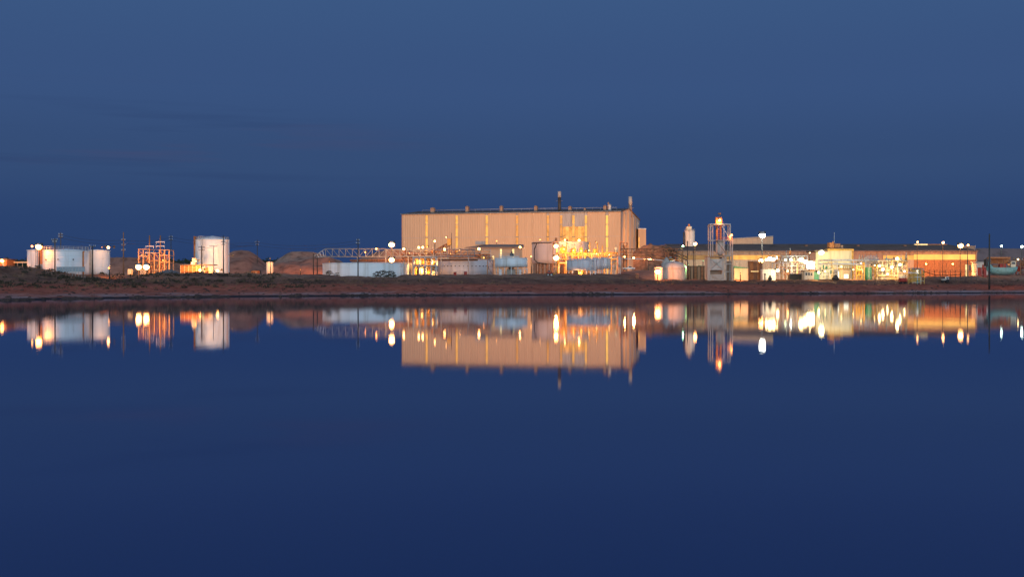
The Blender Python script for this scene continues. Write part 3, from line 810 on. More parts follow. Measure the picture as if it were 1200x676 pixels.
# =================================================================== substation
wst = mat('weathered_steel', (.42, .27, .16), .7, ns=1.5, na=.3)
t = T('substation', 'orange-lit steel substation gantry with tall terminal poles', 'substation', 182, 402)
frame(t, [162.5, 168, 175], [291.8, 300, 309, None], [0, 5], .14, wst)
frame(t, [187, 193, 198.5], [292.6, 299, 307, None], [0, 5], .14, wst)
frame(t, [175.5, 181, 187], [296.3, 305, None], [1, 4], .11, wst, braces='all')
for px, arms in ((175.3, (288.6, 296)), (188, (283.5, 288.5))):
    m_ = MB().tube(t.p(px, 276, 2), t.p(px, None, 2), .2, .28, 8); pl = t.part('terminal_pole', m_, rust)
    for py in arms:
        a = t.p(px, py, 1.8); t.part('crossarm', MB().box(a.x - 1.4, a.x + 1.4, a.y - .1, a.y + .1, a.z - .12, a.z + .12).tube((a.x - 1.3, a.y, a.z), (a.x - 1.3, a.y, a.z - .7), .09, .05, 6).tube((a.x + 1.3, a.y, a.z), (a.x + 1.3, a.y, a.z - .7), .09, .05, 6), steelw, pl)
for k in range(8):
    a = t.p(164 + k * 4.4, 303 + (k % 3) * 2, 2)
    mb = MB()
    for j in range(5): mb.lathe([(.12, a.z + j * .3), (.26, a.z + j * .3 + .1), (.12, a.z + j * .3 + .2)], 8, (a.x, a.y))
    mb.tube((a.x, a.y, -.3), a, .12, .12, 6); t.part('insulator', mb, rust)
t.box('transformer', 164, 171, 311, None, -1, 2, cladg)
for k in range(6): t.box('cooling_fin', 164.3 + k * 1.15, 164.8 + k * 1.15, 312.5, 319.5, -1.5, -1.02, steel)
t.box('control_cabinet', 149.6, 153.6, 315.2, None, -2, 0, cream)
for a, b in (((162.5, 292), (198.5, 293)), ((162.5, 300), (187, 306)), ((175.3, 297), (188, 296))):
    t.part('busbar', MB().tube(t.p(*a, 2.5), t.p(*b, 2.5), .06, .06, 5), steel)
rr = random.Random(2); pipes_random(t, 160, 199, 296, 318, [1, 3], 12, [steel, rust], rr, .25)

# =================================================================== tall silo and its shed
s_ = tank(229, 268.5, 280.5, 436, 'tall white cylindrical silo tank with low domed roof', white, roof=1.35, seams=5, name='silo_tank', cat='silo', lad=241)
ladder(s_, s_.p(265.5, 321, -2.2), s_.p(265.5, 281, -2.2), orangep)
for k, px in enumerate((228.2, 231.4)):
    a = s_.p(px, 277 if k == 0 else 280, -2.4); s_.part('riser_pipe', MB().tube(a, (a.x, a.y, -.3), .34, .34, 10), orangep)
for k in range(5):
    a = s_.p(226.9, 277.5 + k * 2, -2.4); b = s_.p(231.6, 277.5 + k * 2, -2.4)
    s_.part('stair_landing', MB().box(a.x, b.x, -3.2, -1.6, a.z - .06, a.z + .06), rust)
a = s_.p(236, 277, -4.2)
s_.part('top_platform', MB().box(a.x - .7, a.x + .7, -5.2, -3.4, a.z - 1.2, a.z - 1.08), steelw)
railing(s_, [(a.x - .7, -5.2, a.z - 1.1), (a.x + .7, -5.2, a.z - 1.1), (a.x + .7, -3.4, a.z - 1.1)], 1.1, steelw)
railing(s_, [(cos(2 * pi * k / 24) * s_.r * .97, sin(2 * pi * k / 24) * s_.r * .97, s_.top) for k in range(25)], .9, steel)
t = T('open_shed', 'long low orange-lit shed in front of the tall white silo', 'shed', 230, 420)
t.box('back_wall', 211.2, 235.5, 311, None, 5.8, 6, orangep); t.box('roof', 210.6, 249.6, 309.9, 310.9, -.4, 6.4, roofm)
for k in range(9): t.box('column', 211.3 + k * 4.72, 211.75 + k * 4.72, 310.95, None, 0, .2, cream)
for k in range(5): t.box('wall_panel', 211.8 + k * 4.72, 215.98 + k * 4.72, 311.5, 318.6, .05, .15, orangep)
t.box('wall_panel', 240.4, 244.4, 313.2, None, .05, .15, rust); t.box('door', 245.2, 248, 313, None, .04, .16, cream)
t.box('lit_window', 236.2, 239, 312.5, 317.2, 2, 2.1, win_y)
t.box('vent_box', 225, 228.6, 302.5, 309.85, 1, 4, cream); t.box('vent_box', 223.8, 226, 307, 309.85, -.1, 2, steelw)
tank(312, 320.3, 307.6, 470, 'small cream upright tank glowing yellow before the spoil hills', pinkw, roof=.45, seams=1)
t = T('equipment_cabin', 'small orange-lit cabin near the glowing upright tank', 'cabin', 298, 474)
t.box('wall', 294.6, 302, 317.3, None, 0, 3, orangep); t.box('roof', 294.2, 302.4, 316.9, 317.27, -.2, 3.2, roofm); t.box('door', 299.3, 300.8, 318.3, None, -.06, -.01, cladb)
t = T('equipment_cabin', 'dark brown cabin just left of the small orange-lit cabin', 'cabin', 292, 476)
t.box('wall', 289.6, 294, 318.4, None, 0, 3, cladb); t.box('roof', 289.3, 294.3, 318.0, 318.37, -.2, 3.2, roofm)

# =================================================================== conveyor bridge
t = T('conveyor_bridge', 'long white steel truss conveyor bridge on posts above the pale tank', 'conveyor bridge', 455, 455)
def truss(t, px0, px1, pt, pb, n, dy, dep, m, w=.13, pm=None):
    for dyy in (dy, dy + dep):
        for py in (pt, pb): t.bar('chord', (px0, py), (px1, py), w * 1.3, m, dy=dyy)
        for k in range(n + 1):
            px = px0 + (px1 - px0) * k / n
            t.bar('upright', (px, pt), (px, pb), w, m, dy=dyy)
            if k < n:
                px2 = px0 + (px1 - px0) * (k + 1) / n
                a, b = ((px, pt), (px2, pb)) if px < (px0 + px1) / 2 else ((px, pb), (px2, pt))
                t.bar('diagonal', a, b, w * .75, m, dy=dyy)
    for k in range(n + 1):
        px = px0 + (px1 - px0) * k / n
        for py in (pt, pb): t.part('cross_tie', MB().tube(t.p(px, py, dy), t.p(px, py, dy) + Vector((0, dep, 0)), w * .6, w * .6, 4), m)
trg = mat('grey_truss_paint', (.22, .23, .25), .6, ns=1.5, na=.2)
truss(t, 381.5, 452, 291.6, 300.9, 9, 0, 3.2, trg)
truss(t, 452.6, 556, 292.4, 300.6, 13, 0, 3.2, trg)
for dyy in (0, 3.2):
    t.bar('chord', (368, 300.2), (381.5, 291.6), .17, steel, dy=dyy); t.bar('chord', (371, 301.6), (381.5, 300.9), .17, steel, dy=dyy)
    for k in range(1, 4): t.bar('diagonal', (368 + k * 3.3, 300.2 - k * 2.1), (370 + k * 3.3, 301.2), .1, steelw, dy=dyy)
a = t.p(381.5, 300.4, .25); b = t.p(556, 300.4, .25); t.part('belt_deck', MB().box(a.x, b.x, .3, 2.9, a.z, a.z + .12), dark)
for px in (367.3, 371.8, 419, 452, 478.5, 517, 549):
    for dyy in (.1, 3.1): t.bar('support_post', (px, 301.2 if px > 372 else 297), (px, None), .18, dark if px < 372 else steel, dy=dyy)
for dyy in (.6, 1.4, 2.3):
    pipe(t, [(410, 304.2 + dyy * .7, dyy), (560, 303.6 + dyy * .7, dyy)], .45, rust if dyy < 2 else orangep)
pipe(t, [(442, 308, -1), (442, 302.2, -1), (431, 302.2, -1), (431, 306.5, -1)], .3, dark)
t = T('incline_conveyor', 'short inclined conveyor with a glowing head box before the building', 'conveyor', 518, 500)
P0 = t.p(500, 302, 0); P1 = t.p(528, 287, 0)
for dyy in (0, 2.6):
    for off in (0, 1.3): t.part('chord', MB().tube(P0 + Vector((0, dyy, off)), P1 + Vector((0, dyy, off)), .13, .13, 4), rust)
    for k in range(8):
        q = P0.lerp(P1, k / 8); q2 = P0.lerp(P1, (k + 1) / 8); t.part('diagonal', MB().tube(q + Vector((0, dyy, 0)), q2 + Vector((0, dyy, 1.3)), .07, .07, 4), rust)
t.part('belt_cover', MB().quadbox([P0 + Vector((0, .2, .9)), P1 + Vector((0, .2, .9)), P1 + Vector((0, 2.4, .9)), P0 + Vector((0, 2.4, .9)), P0 + Vector((0, .2, 1.2)), P1 + Vector((0, .2, 1.2)), P1 + Vector((0, 2.4, 1.2)), P0 + Vector((0, 2.4, 1.2))]), orangep)
t.box('head_box', 524, 528.4, 279.5, 287.4, -.2, 3, yel); t.box('head_post', 528.9, 529.5, 273, 302, 1, 1.2, dark)
for px in (510, 520, 527): t.bar('support_post', (px, 302 - (px - 500) * .53), (px, None), .14, rust, dy=1)
t.box('hood', 513, 522, 291.8, 295.5, -.2, 2.8, rust)

# =================================================================== long low tanks and the lit frame
tank(378.5, 484, 308.2, 446, 'longest pale blue low tank under the conveyor bridge', palew, roof=.35, seams=2, lad=476, nozzles=0, group=None)
t = T('steel_frame', 'open two-storey steel frame brilliantly lit yellow inside, between two low tanks', 'steel frame', 498, 436)
frame(t, [484.3, 491.3, 498.3, 505.3, 511], [301.2, 311, 325.5], [0, 4, 8], .2, steel, braces=False, deck=rust)
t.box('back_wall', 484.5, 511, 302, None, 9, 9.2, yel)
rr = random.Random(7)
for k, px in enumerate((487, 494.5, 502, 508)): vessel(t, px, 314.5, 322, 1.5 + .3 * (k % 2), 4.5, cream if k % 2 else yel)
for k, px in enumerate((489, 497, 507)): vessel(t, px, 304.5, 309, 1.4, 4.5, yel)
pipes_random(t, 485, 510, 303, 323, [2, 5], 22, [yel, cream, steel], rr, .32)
tank(511.5, 577.5, 304.6, 470, 'low grey-blue to pink tank right of the lit steel frame', mat('grey_tank_paint', (.60, .63, .68), .5, ns=.22, na=.14, streak=True), roof=.35, seams=1, nozzles=13)
t = T('valve_tower', 'narrow pipe and ladder tower at the end of the pinkish low tank', 'pipe tower', 575, 452)
frame(t, [571.5, 577.8], [302, 312, None], [0, 2], .12, rust, braces='all')
rr = random.Random(9); pipes_random(t, 571, 578, 303, 320, [0, 1], 6, [orangep, cream, steel], rr, .3)
t = T('rear_shed', 'long brown-roofed shed with glowing windows before the huge building', 'shed', 578, 560)
t.box('wall', 549, 612, 290.2, None, 0, 18, clad)
a = t.p(543.5, 291, -1); b = t.p(614, 289.6, -1)
t.part('roof', MB().quadbox([(a.x, -1.2, a.z), (b.x, -1.2, a.z + .2), (b.x, 19, a.z + 1.8), (a.x + 7, 19, a.z + 1.8), (a.x + 1, -1.2, a.z + .5), (b.x, -1.2, a.z + .7), (b.x, 19, a.z + 2.3), (a.x + 9, 19, a.z + 2.3)]), cladb)
for px in (587, 601.5):
    w_ = t.box('window', px - 1.4, px + 1.4, 291.4, 303, -.12, -.02, steel); 
    for j in range(3): t.box('pane', px - 1.1, px + 1.1, 291.8 + j * 3.7, 295.1 + j * 3.7, -.2, -.125, win_y, w_)
for px, wd in ((555.5, 1.6), (566, 2.6), (570.6, 1.2), (578, 1.2)):
    w_ = t.box('window', px - wd, px + wd, 299.5, 304.6, -.12, -.02, steel); t.box('pane', px - wd + .25, px + wd - .25, 299.9, 304.2, -.2, -.125, win_y, w_)
t.box('roof_unit', 557, 568.5, 282.5, 286.5, 8, 12, cladg)
rr = random.Random(31)
t = T('pipe_rack', 'tangled orange-lit pipe rack behind the two low tanks', 'pipe rack', 535, 492)
frame(t, [472, 486, 500, 514, 528, 542, 556, 570], [298.5, 304.5, None], [0, 4], .15, rust, braces=False)
for k in range(7): pipe(t, [(470, 298 + k * .95, k % 4), (575, 298 + k * .95, k % 4)], .42, [rust, orangep, steel, cladb][k % 4])
pipes_random(t, 470, 575, 292, 308, [-1, 1, 4], 26, [rust, orangep, steel, cream], rr, .38)
for px, h in ((476, 294), (507, 292.5), (533, 294), (562, 296)): vessel(t, px, h, 301, 1.6, 2, orangep)

# =================================================================== thickener on legs, big round tank, tank row
th = tank(580, 618.3, 302.2, 446, 'pale blue thickener tank raised on legs with a drive on top', palew, roof=.25, bottom=312.6, legs=14, seams=1, name='thickener')
a = th.p(599, 302, 0); zt = th.top
th.part('bridge', MB().box(-th.r * .75, th.r * .5, -.6, .6, zt + .35, zt + .75), steel)
th.part('drive', MB().box(-.5, .9, -.6, .6, zt + .76, zt + 1.7).tube((.2, 0, zt + 1.7), (.2, 0, zt + 2.3), .3, .2, 8), dark)
railing(th, [(x, -.6, zt + .75) for x in (-th.r * .75, -3, -1, 1, th.r * .5)], .8, steel)
th.part('centre_column', MB().lathe([(.9, -.2), (.9, th.bot - .02)], 24), cladb)
for k, (p0, p1) in enumerate(((585, 588), (594, 604), (608.5, 611))): th.box('pump_block', p0, p1, 315.5, None, -3.4, -1.8, concrete if k == 1 else steelw)
rr = random.Random(14); pipes_random(th, 580, 618, 313, 321, [-2, 0, 2], 12, [steelw, cream, dark], rr, .35)
bt = tank(623.5, 690, 283.2, 545, 'big round pinkish tank on a brick base before the building', mat('pink_tank_paint', (.66, .52, .45), .55, ns=.2, na=.2, streak=True), roof=.5, bottom=308.8, seams=3, skirt=mat('base_brick', (.34, .20, .13), .9, ns=1.5, na=.35), roofmat=rust)
ar = MB()
for k in range(12):
    a0 = pi - k * .09 - .15
    ar.tube((cos(-a0) * bt.r * 1.02, sin(-a0) * bt.r * 1.02 - .1, bt.top - .5 - .06 * (11 - k) ** 0), (cos(-(a0 - .09)) * bt.r * 1.02, sin(-(a0 - .09)) * bt.r * 1.02 - .1, bt.top - .5), .18, .18, 6)
bt.part('ring_pipe', ar, dark)
pipe(bt, [(629, 285.5, -9), (626.2, 292, -8.5), (626, 304, -8.5), (630, 308, -9), (640, 309, -11)], .55, dark, name='downpipe')
bt.box('roof_hatch', 650.5, 653, 278.6, 283, -3, -1, rust)
bt.box('roof_hatch', 663.5, 665.5, 280, 283, -3, -1, rust)
for k in range(18):
    a_ = pi + .12 + k * (pi - .24) / 17; x, y = cos(a_) * bt.r * 1.01, sin(a_) * bt.r * 1.01
    bt.part('buttress', MB().box(x - .18, x + .18, y - .25, y + .25, -.4, bt.bot - .1), concrete)
rowg = 'raised clarifier tanks in a receding row'
for k, (p0, p1, pt, pb, d, lab) in enumerate(((664.5, 699.5, 304.6, 316.8, 440, 'nearest and widest raised white tank with stair, in the receding row'),
        (686, 707.5, 303.6, 315.5, 466, 'second raised tank, half hidden by the widest one in the row'),
        (698, 715.5, 302.8, 314.8, 486, 'third raised tank of the receding row'),
        (708.5, 722.5, 302.0, 314, 506, 'fourth raised tank of the receding row'),
        (717, 727.5, 301.2, 313, 524, 'last raised tank of the row, against the building corner'))):
    tk = tank(p0, p1, pt, d, lab, mat('clarifier_paint', (.58, .60, .64), .5, ns=.3, na=.2, streak=True), roof=.25, bottom=pb, legs=12 if k == 0 else 8, seams=1, name='clarifier_tank', cat='tank', group=rowg, lad=(p0 + p1) / 2 + (p1 - p0) * .3 if k else None)
    if k == 0:
        frame(tk, [692, 697.6], [304.5, 310, 316.5, None], [-5.6, -4.2], .1, steelw, braces='all')
        tk.box('work_hut', 677.5, 682.5, 317, None, -4.8, -3.6, yel)
        tk.part('bridge', MB().box(-tk.r * .9, tk.r * .6, -.5, .5, tk.top + .25, tk.top + .55), steel)
    else: tk.part('bridge', MB().box(-tk.r * .8, tk.r * .8, -.3, .3, tk.top + .25, tk.top + .45), steel)
# the bright process platform above the row
def process(name, label, px0, px1, pt, d, dep, levels, nb, nv, npipe, seed, mats, fm, vm, cat='process unit', deck=None, braces=True, extra=None, w=.15, vr=(1.0, 2.0)):
    rr = random.Random(seed); t = T(name, label, cat, (px0 + px1) / 2, d)
    pxs = [px0 + (px1 - px0) * k / nb for k in range(nb + 1)]
    frame(t, pxs, [pt] + levels + [None], [0, dep], w, fm, braces, deck)
    for k in range(nv):
        px = px0 + (px1 - px0) * (k + .5) / nv + rr.uniform(-1, 1); li = rr.randrange(len(levels) + 1)
        lv = ([pt] + levels + [t.__dict__.get('base', 327)]); pb = lv[li] if li else pt
        if li == 0: vessel(t, px, pt - rr.uniform(2.5, 6), pt - .8, rr.uniform(*vr), dep * rr.uniform(.3, .7), rr.choice(vm))
        else: vessel(t, px, lv[li] - rr.uniform(3.5, 6.5) + (0), lv[li] - .8, rr.uniform(*vr), dep * rr.uniform(.3, .7), rr.choice(vm))
    pipes_random(t, px0, px1, pt - 2, levels[-1] + 8, [-.4, dep * .5, dep], npipe, mats, rr, .36)
    return t
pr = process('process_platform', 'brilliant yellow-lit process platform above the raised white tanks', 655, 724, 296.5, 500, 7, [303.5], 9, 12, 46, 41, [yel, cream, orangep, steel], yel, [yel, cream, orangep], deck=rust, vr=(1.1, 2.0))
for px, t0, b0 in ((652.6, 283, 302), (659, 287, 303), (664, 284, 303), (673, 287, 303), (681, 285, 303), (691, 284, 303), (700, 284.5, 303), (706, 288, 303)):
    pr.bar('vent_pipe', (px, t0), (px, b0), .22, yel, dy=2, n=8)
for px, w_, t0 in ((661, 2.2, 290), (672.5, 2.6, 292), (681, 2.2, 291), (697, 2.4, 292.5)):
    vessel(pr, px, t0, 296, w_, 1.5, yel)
process('lamp_scaffold', 'tall scaffold with two blazing lamps on the big round tank', 648, 655.6, 284, 515, 3, [290, 297, 304, 312], 2, 2, 8, 43, [yel, cream, orangep], steel, [yel], w=.1, vr=(.7, 1.1))

# red loader
t = T('loader', 'small red loader with a raised yellow boom arm', 'loader', 644, 415)
t.box('body', 641.2, 647.2, 319.2, 323.6, 0, 2.2, redp); t.box('cab', 642, 644.6, 316.4, 319.15, .3, 1.9, redp); t.box('window', 642.4, 644.2, 317, 318.8, .24, .29, glassd)
t.bar('boom', (646, 322.5), (653, 318.2), .13, yel, dy=1); t.bar('boom', (646, 323.4), (651, 321), .10, yel, dy=1.3)
t.box('counterweight', 640.3, 641.15, 320, 323, .2, 2, rust)
gg = t.e
for k, px in enumerate((642.3, 646.2)):
    for dyy in (-.15, 2.2):
        c_ = t.p(px, 324, dyy); zc = .5
        wh = t.part('wheel', MB().tube((c_.x, dyy - .15, zc), (c_.x, dyy + .15, zc), .55, .55, 14), rubber); t.part('rim', MB().tube((c_.x, dyy - .17, zc), (c_.x, dyy + .17, zc), .28, .28, 10), steel, wh)
for px, lab in ((533.2, 'first small red drum beside the low tank, nearer the lit frame'), (545.5, 'second small red drum, under the pinkish end of the low tank')):
    t = T('drum', lab, 'drum', px, 422, 'red drums below the pinkish tank')
    t.part('body', MB().lathe([(.5, -.05), (.52, .05), (.5, .12), (.5, .5), (.53, .55), (.5, .6), (.5, 1.0), (.52, 1.06), (.5, 1.1)], 16), redp); t.part('lid', MB().lathe([(.46, 1.105), (.46, 1.15)], 14), white)

def pickup(px, d, label, paint, rz=0, z=None):
    t = T('pickup_truck', label, 'pickup truck', px, d, rz=rz, z=z)
    pr_ = [(-2.6, .55), (-2.6, 1.05), (-.5, 1.1), (-.25, 1.75), (1.0, 1.75), (1.45, 1.12), (2.5, 1.0), (2.6, .55)]
    mb = MB(); o = 0
    for y in (-.92, .92): mb.v += [(x, y, z) for x, z in pr_]
    n = len(pr_); mb.f += [tuple(range(n)), tuple(n + k for k in reversed(range(n)))]
    for k in range(n): j = (k + 1) % n; mb.f.append((k, j, n + j, n + k))
    b = t.part('body', mb, paint)
    for y in (-.94, .92): t.part('window', MB().quadbox([(-.2, y, 1.15), (1.2, y, 1.15), (1.2, y + .02, 1.15), (-.2, y + .02, 1.15), (-.1, y, 1.65), (.95, y, 1.65), (.95, y + .02, 1.65), (-.1, y + .02, 1.65)]), glassd, b)
    for x in (-1.7, 1.65):
        for y in (-.95, .72):
            w = t.part('wheel', MB().tube((x, y, .42), (x, y + .23, .42), .42, .42, 16), rubber); t.part('rim', MB().tube((x, y - .01, .42), (x, y + .24, .42), .22, .22, 10), steelw, w)
    for y in (-.7, .7): t.part('headlight', MB().box(2.55, 2.63, y - .15, y + .15, .8, .95), steelw)
    return t
pickup(737, 548, 'white pickup truck parked by the lit corner of the huge building', white, z=Z(316.6, 548))
# pipe bridge beyond the corner
t = T('pipe_bridge', 'long rusty pipe bridge from the huge building towards the hoppers', 'pipe bridge', 772, 560)
truss(t, 728, 800, 291.5, 296, 12, 0, 3, rust, .13)
pipe(t, [(728, 299, 1), (762, 300.2, 1), (800, 306, 1)], .5, orangep); pipe(t, [(728, 303.5, 1.5), (757, 303.5, 1.5), (790, 306.5, 1.5)], .5, steelw)
for px in (731, 757, 783, 799): t.bar('support_post', (px, 296.5), (px, None), .2, rust, dy=.2)
t = T('pipe_ramp', 'sloping conveyor gallery coming down behind the domed tank', 'conveyor', 792, 575)
a, b = t.p(776, 292, 0), t.p(806, 305, 0)
for dyy in (0, 2):
    for off in (0, 1.2): t.part('chord', MB().tube(a + Vector((0, dyy, off)), b + Vector((0, dyy, off)), .14, .14, 4), dark)
for k in range(9):
    q = a.lerp(b, k / 9); q2 = a.lerp(b, (k + 1) / 9); t.part('diagonal', MB().tube(q, q2 + Vector((0, 0, 1.2)), .07, .07, 4), rust)
for px in (780, 792, 803): t.bar('support_post', (px, 294 + (px - 776) * .43), (px, None), .15, rust, dy=1)
t = T('dark_bin', 'small dark steel bin standing in the yard before the white pickup', 'bin', 746.4, 425)
t.box('body', 744.8, 748.2, 321.4, None, 0, 1, dark); t.box('lid', 744.6, 748.4, 320.8, 321.38, -.06, 1.06, rust)
process('corner_pipework', 'dark pipework and posts at the foot of the building corner', 727, 735, 284, 600, 3, [292, 300], 2, 1, 9, 47, [rust, dark, orangep], rust, [rust], w=.13, vr=(.8, 1.2))

# =================================================================== domed tank, dark shed, hopper tower
dt = tank(775, 804.5, 314.5, 430, 'white domed tank lit green along one edge', mat('dome_paint', (.72, .58, .47), .55, ns=.25, na=.15, streak=True), roof=0.05, seams=2, name='domed_tank')
rd = dt.r
prof = [(rd - .02, dt.top + .03)] + [(rd * cos(k * pi / 16), dt.top + .03 + 2.35 * sin(k * pi / 16)) for k in range(1, 8)] + [(.05, dt.top + 2.42)]
dt.part('dome', MB().lathe(prof, 48), MATS['dome_paint'])
dt.part('vent', MB().lathe([(.35, dt.top + 2.3), (.35, dt.top + 2.8), (.02, dt.top + 3.0)], 12), steelw)
tank(766.8, 776.6, 313.4, 420, 'small bright cylinder tank directly under the blazing yard lamp', pinkw, roof=.3, seams=1)
t = T('cone_hopper', 'grey cone-topped hopper peeping over the domed tank', 'hopper', 781, 470)
t.part('cone', MB().lathe([(1.9, -.4), (1.9, t.p(781, 309, 0).z), (.25, t.p(781, 301.6, 0).z), (.02, t.p(781, 301, 0).z)], 24), cladg)
t.part('hatch', MB().lathe([(.5, t.p(781, 302.4, 0).z), (.5, t.p(781, 301, 0).z)], 12, (1.5, 0)), steel)
t = T('panelled_shed', 'dark brown panelled shed under the green-lit trees', 'shed', 817, 446)
for k in range(6): t.box('wall_panel', 805.8 + k * 3.85, 809.5 + k * 3.85, 312.4, None, 0, .2, cladb if k % 2 else rust)
for k in range(7): t.box('rib', 805.3 + k * 3.85, 805.78 + k * 3.85, 312.2, None, -.15, .25, dark)
t.box('back_wall', 806, 828.5, 312.6, None, 4, 4.2, cladb); t.box('roof', 805, 829, 311.6, 312.15, -.3, 4.4, roofm)
s2 = tank(802.6, 814.2, 270.6, 640, 'slim white silo standing above the warehouse roof', pinkw, roof=.5, seams=3, name='roof_silo', cat='silo')
s2.box('head_house', 805.2, 810.6, 265.5, 269.8, -2, 2, cream); s2.box('head_cap', 807, 808.6, 262.6, 265.45, -1, 1, orangep)
s2.bar('riser_pipe', (801.4, 272), (801.4, 290), .4, dark, dy=-1, n=8)
railing(s2, [(cos(2 * pi * k / 16) * s2.r, sin(2 * pi * k / 16) * s2.r, s2.top) for k in range(17)], 1.0, steel)

t = T('hopper_tower', 'tall open steel hopper tower over a grey braced base building', 'tower', 843, 420)
# base building
t.box('wall_panel', 829, 832.3, 301.4, None, 0, 5.5, mat('grey_tan', (.42, .37, .31), .7, ns=.5, na=.2))
t.box('wall_panel', 846.3, 849.2, 301.4, None, 0, 5.5, MATS['grey_tan'])
t.box('wall_panel', 832.35, 846.25, 303.4, 315.5, .15, 5.4, mat('light_infill', (.50, .46, .40), .7, ns=.5, na=.2))
t.box('opening', 832.35, 846.25, 316.6, 321.4, 1.6, 5.4, cladb); t.box('lintel', 832.35, 846.25, 315.52, 316.58, -.05, 5.4, cladg)
t.box('wall_panel', 832.35, 846.25, 321.42, None, .1, 5.4, MATS['grey_tan'])
t.box('roof', 828.6, 849.6, 300.2, 301.38, -.25, 5.8, cladb)
for a, b in (((833, 304), (845.8, 315)), ((845.8, 304), (833, 315))): t.bar('brace', a, b, .10, cladg, dy=.02)
frame(t, [850.5, 858.4], [299.2, 309, 318, None], [0, 5], .19, MATS['grey_tan'], braces=False)
t.box('side_infill', 851, 857, 306, None, 4.9, 5.1, cladb)
t.box('column_casing', 857.4, 859.4, 298.8, None, -.3, .8, clad)
# upper frame
twr = mat('tower_paint', (.46, .39, .34), .6, ns=1, na=.2)
frame(t, [832.6, 835.2], [264.5, 282, 300], [.3, 4.7], .13, twr, braces=False)
frame(t, [832.6, 855.6], [262.6, 282], [.3, 4.7], .2, twr, braces=False)
frame(t, [855.6, 858.2], [281.5, 300], [.3, 4.7], .16, twr, braces=True)
t.bar('brace', (846, 265), (856, 281), .1, steelw, dy=.3); t.bar('brace', (840, 283), (850, 296), .08, dark, dy=-.6)
t.box('deck', 832.3, 858.5, 281.4, 282.0, .1, 4.9, steel)
t.box('top_deck', 832.3, 856, 262.2, 262.58, .1, 4.9, steelw)
railing(t, [t.p(px, 281.4, .1) for px in (844, 847, 850, 853, 856, 858)], .9, orangep)
c_ = t.p(844, 283, 2.5); c2 = t.p(844, 298, 2.5); r_ = 5.3 * 420 / F
t.part('bin', MB().lathe([(.4, c2.z - .5), (r_, c2.z + .8), (r_, c_.z), (r_ * .3, c_.z + .5)], 26, (c_.x, 2.5)), mat('bin_paint', (.55, .47, .40), .55, ns=.5, na=.25, streak=True))
t.box('elevator_leg', 839.2, 841.3, 257.5, 283, 1.9, 2.9, rust); t.box('elevator_leg', 843.8, 845.6, 257.5, 283, 1.9, 2.9, rust)
t.box('head_house', 839, 846.2, 254.6, 261.6, 1.5, 3.4, orangep); t.box('head_cap', 841.8, 845, 249.6, 251.5, 2, 3, rust); t.bar('mast', (843.5, 251), (843.5, 255), .1, rust, dy=2.4)
for k in range(9): t.box('leg_bracket', 838.9, 845.9, 263 + k * 2.2, 263.25 + k * 2.2, 1.85, 2.95, orangep)
ladder(t, t.p(848.5, 300, -.3), t.p(848.5, 262.5, -.3), steelw, .4)

# =================================================================== the long warehouse
t = T('warehouse', 'very long low warehouse with dark roof and glowing ribbon window', 'warehouse', 960, 610); wh = t
a0 = t.p(794, 295.2, 0); a1 = t.p(905, 295, 0); a2 = t.p(1030, 294.4, 0); a3 = t.p(1143.4, 293.6, 0)
ze = t.p(970, 294.6, 0).z; zr = t.p(970, 286.9, 44).z
t.part('roof', MB().quadbox([(a0.x - 1, -1, ze), (a3.x + 1, -1, ze), (a3.x + 1, 44, zr), (a0.x - 1, 44, zr), (a0.x - 1, -1, ze + .4), (a3.x + 1, -1, ze + .4), (a3.x + 1, 44, zr + .4), (a0.x - 1, 44, zr + .4)]), roofm)
k = 0; px = 795.0
zc = [t.p(970, v, 0).z for v in (300.3, 304.4)]
while px < 1143:
    q = min(px + 12.0, 1143.2); x0 = t.p(px, 300, 0).x + .04; x1 = t.p(q, 300, 0).x - .04
    hi = px > 1064; mid = 860 < px < 905 or 1029 <= px < 1064
    z1_ = t.p(970, 299.0 if not hi else 298.1, 0).z; z0_ = zc[1] if True else 0
    um = cladb
    t.part('wall_panel', corr(x0, x1, z1_ + .03, ze - .02, .8, .1), um)
    t.part('ribbon_window', MB().box(x0, x1, .1, .25, z0_ + .03, z1_ - .03), strip_b if hi else (strip_y if mid or px < 905 and px > 850 else emit('faint_strip', (1., .55, .22), .35, .3, .3)) if px < 905 or px >= 1029 else cladb)
    t.part('wall_panel', corr(x0, x1, -.4, z0_ - .03, .8, .1), orangep if px >= 1064 else clad)
    px = q; k += 1
t.part('back_wall', MB().box(a0.x, a3.x, .5, 43, -.4, ze - .3), cladb)
x = a3.x; t.part('end_trim', MB().box(x - .1, x + .5, -.4, .3, -.4, ze), cladb)
dr = t.box('doorway', 1130.6, 1135.6, 309.6, None, -.3, -.12, cladb); t.box('door', 1131.4, 1134, 310, None, -.45, -.31, win_y, dr)
t.box('window', 1135.9, 1137.4, 310.5, 317, -.3, -.12, glassd)
t.box('ridge_light_box', 1074, 1087, 285.9, 288, 36, 40, win_y)
t.box('ridge_monitor', 1087.5, 1110, 286, 288.4, 37, 41, orangep)
for px in (945, 1161 - 100, 1006): t.box('roof_vent', px - 1.4, px + 1.4, 287.2, 289.6, 28, 31, rust)
t.box('end_monitor', 1128, 1142.5, 288, 293, 16, 24, cladb)
t.part('roof_mast', MB().tube(t.p(1142.6, 293, 1), t.p(1142.9, 287, 1), .08, .05, 5), steel)
t = T('storage_dome_wall', 'tall tan gabled building rising behind the warehouse roof', 'building', 884, 690)
a, b, c_, g = t.p(857, 280.2, 0), t.p(906, 277.4, 0), t.p(857, None, 0), t.p(917, 284, 0)
n = 8
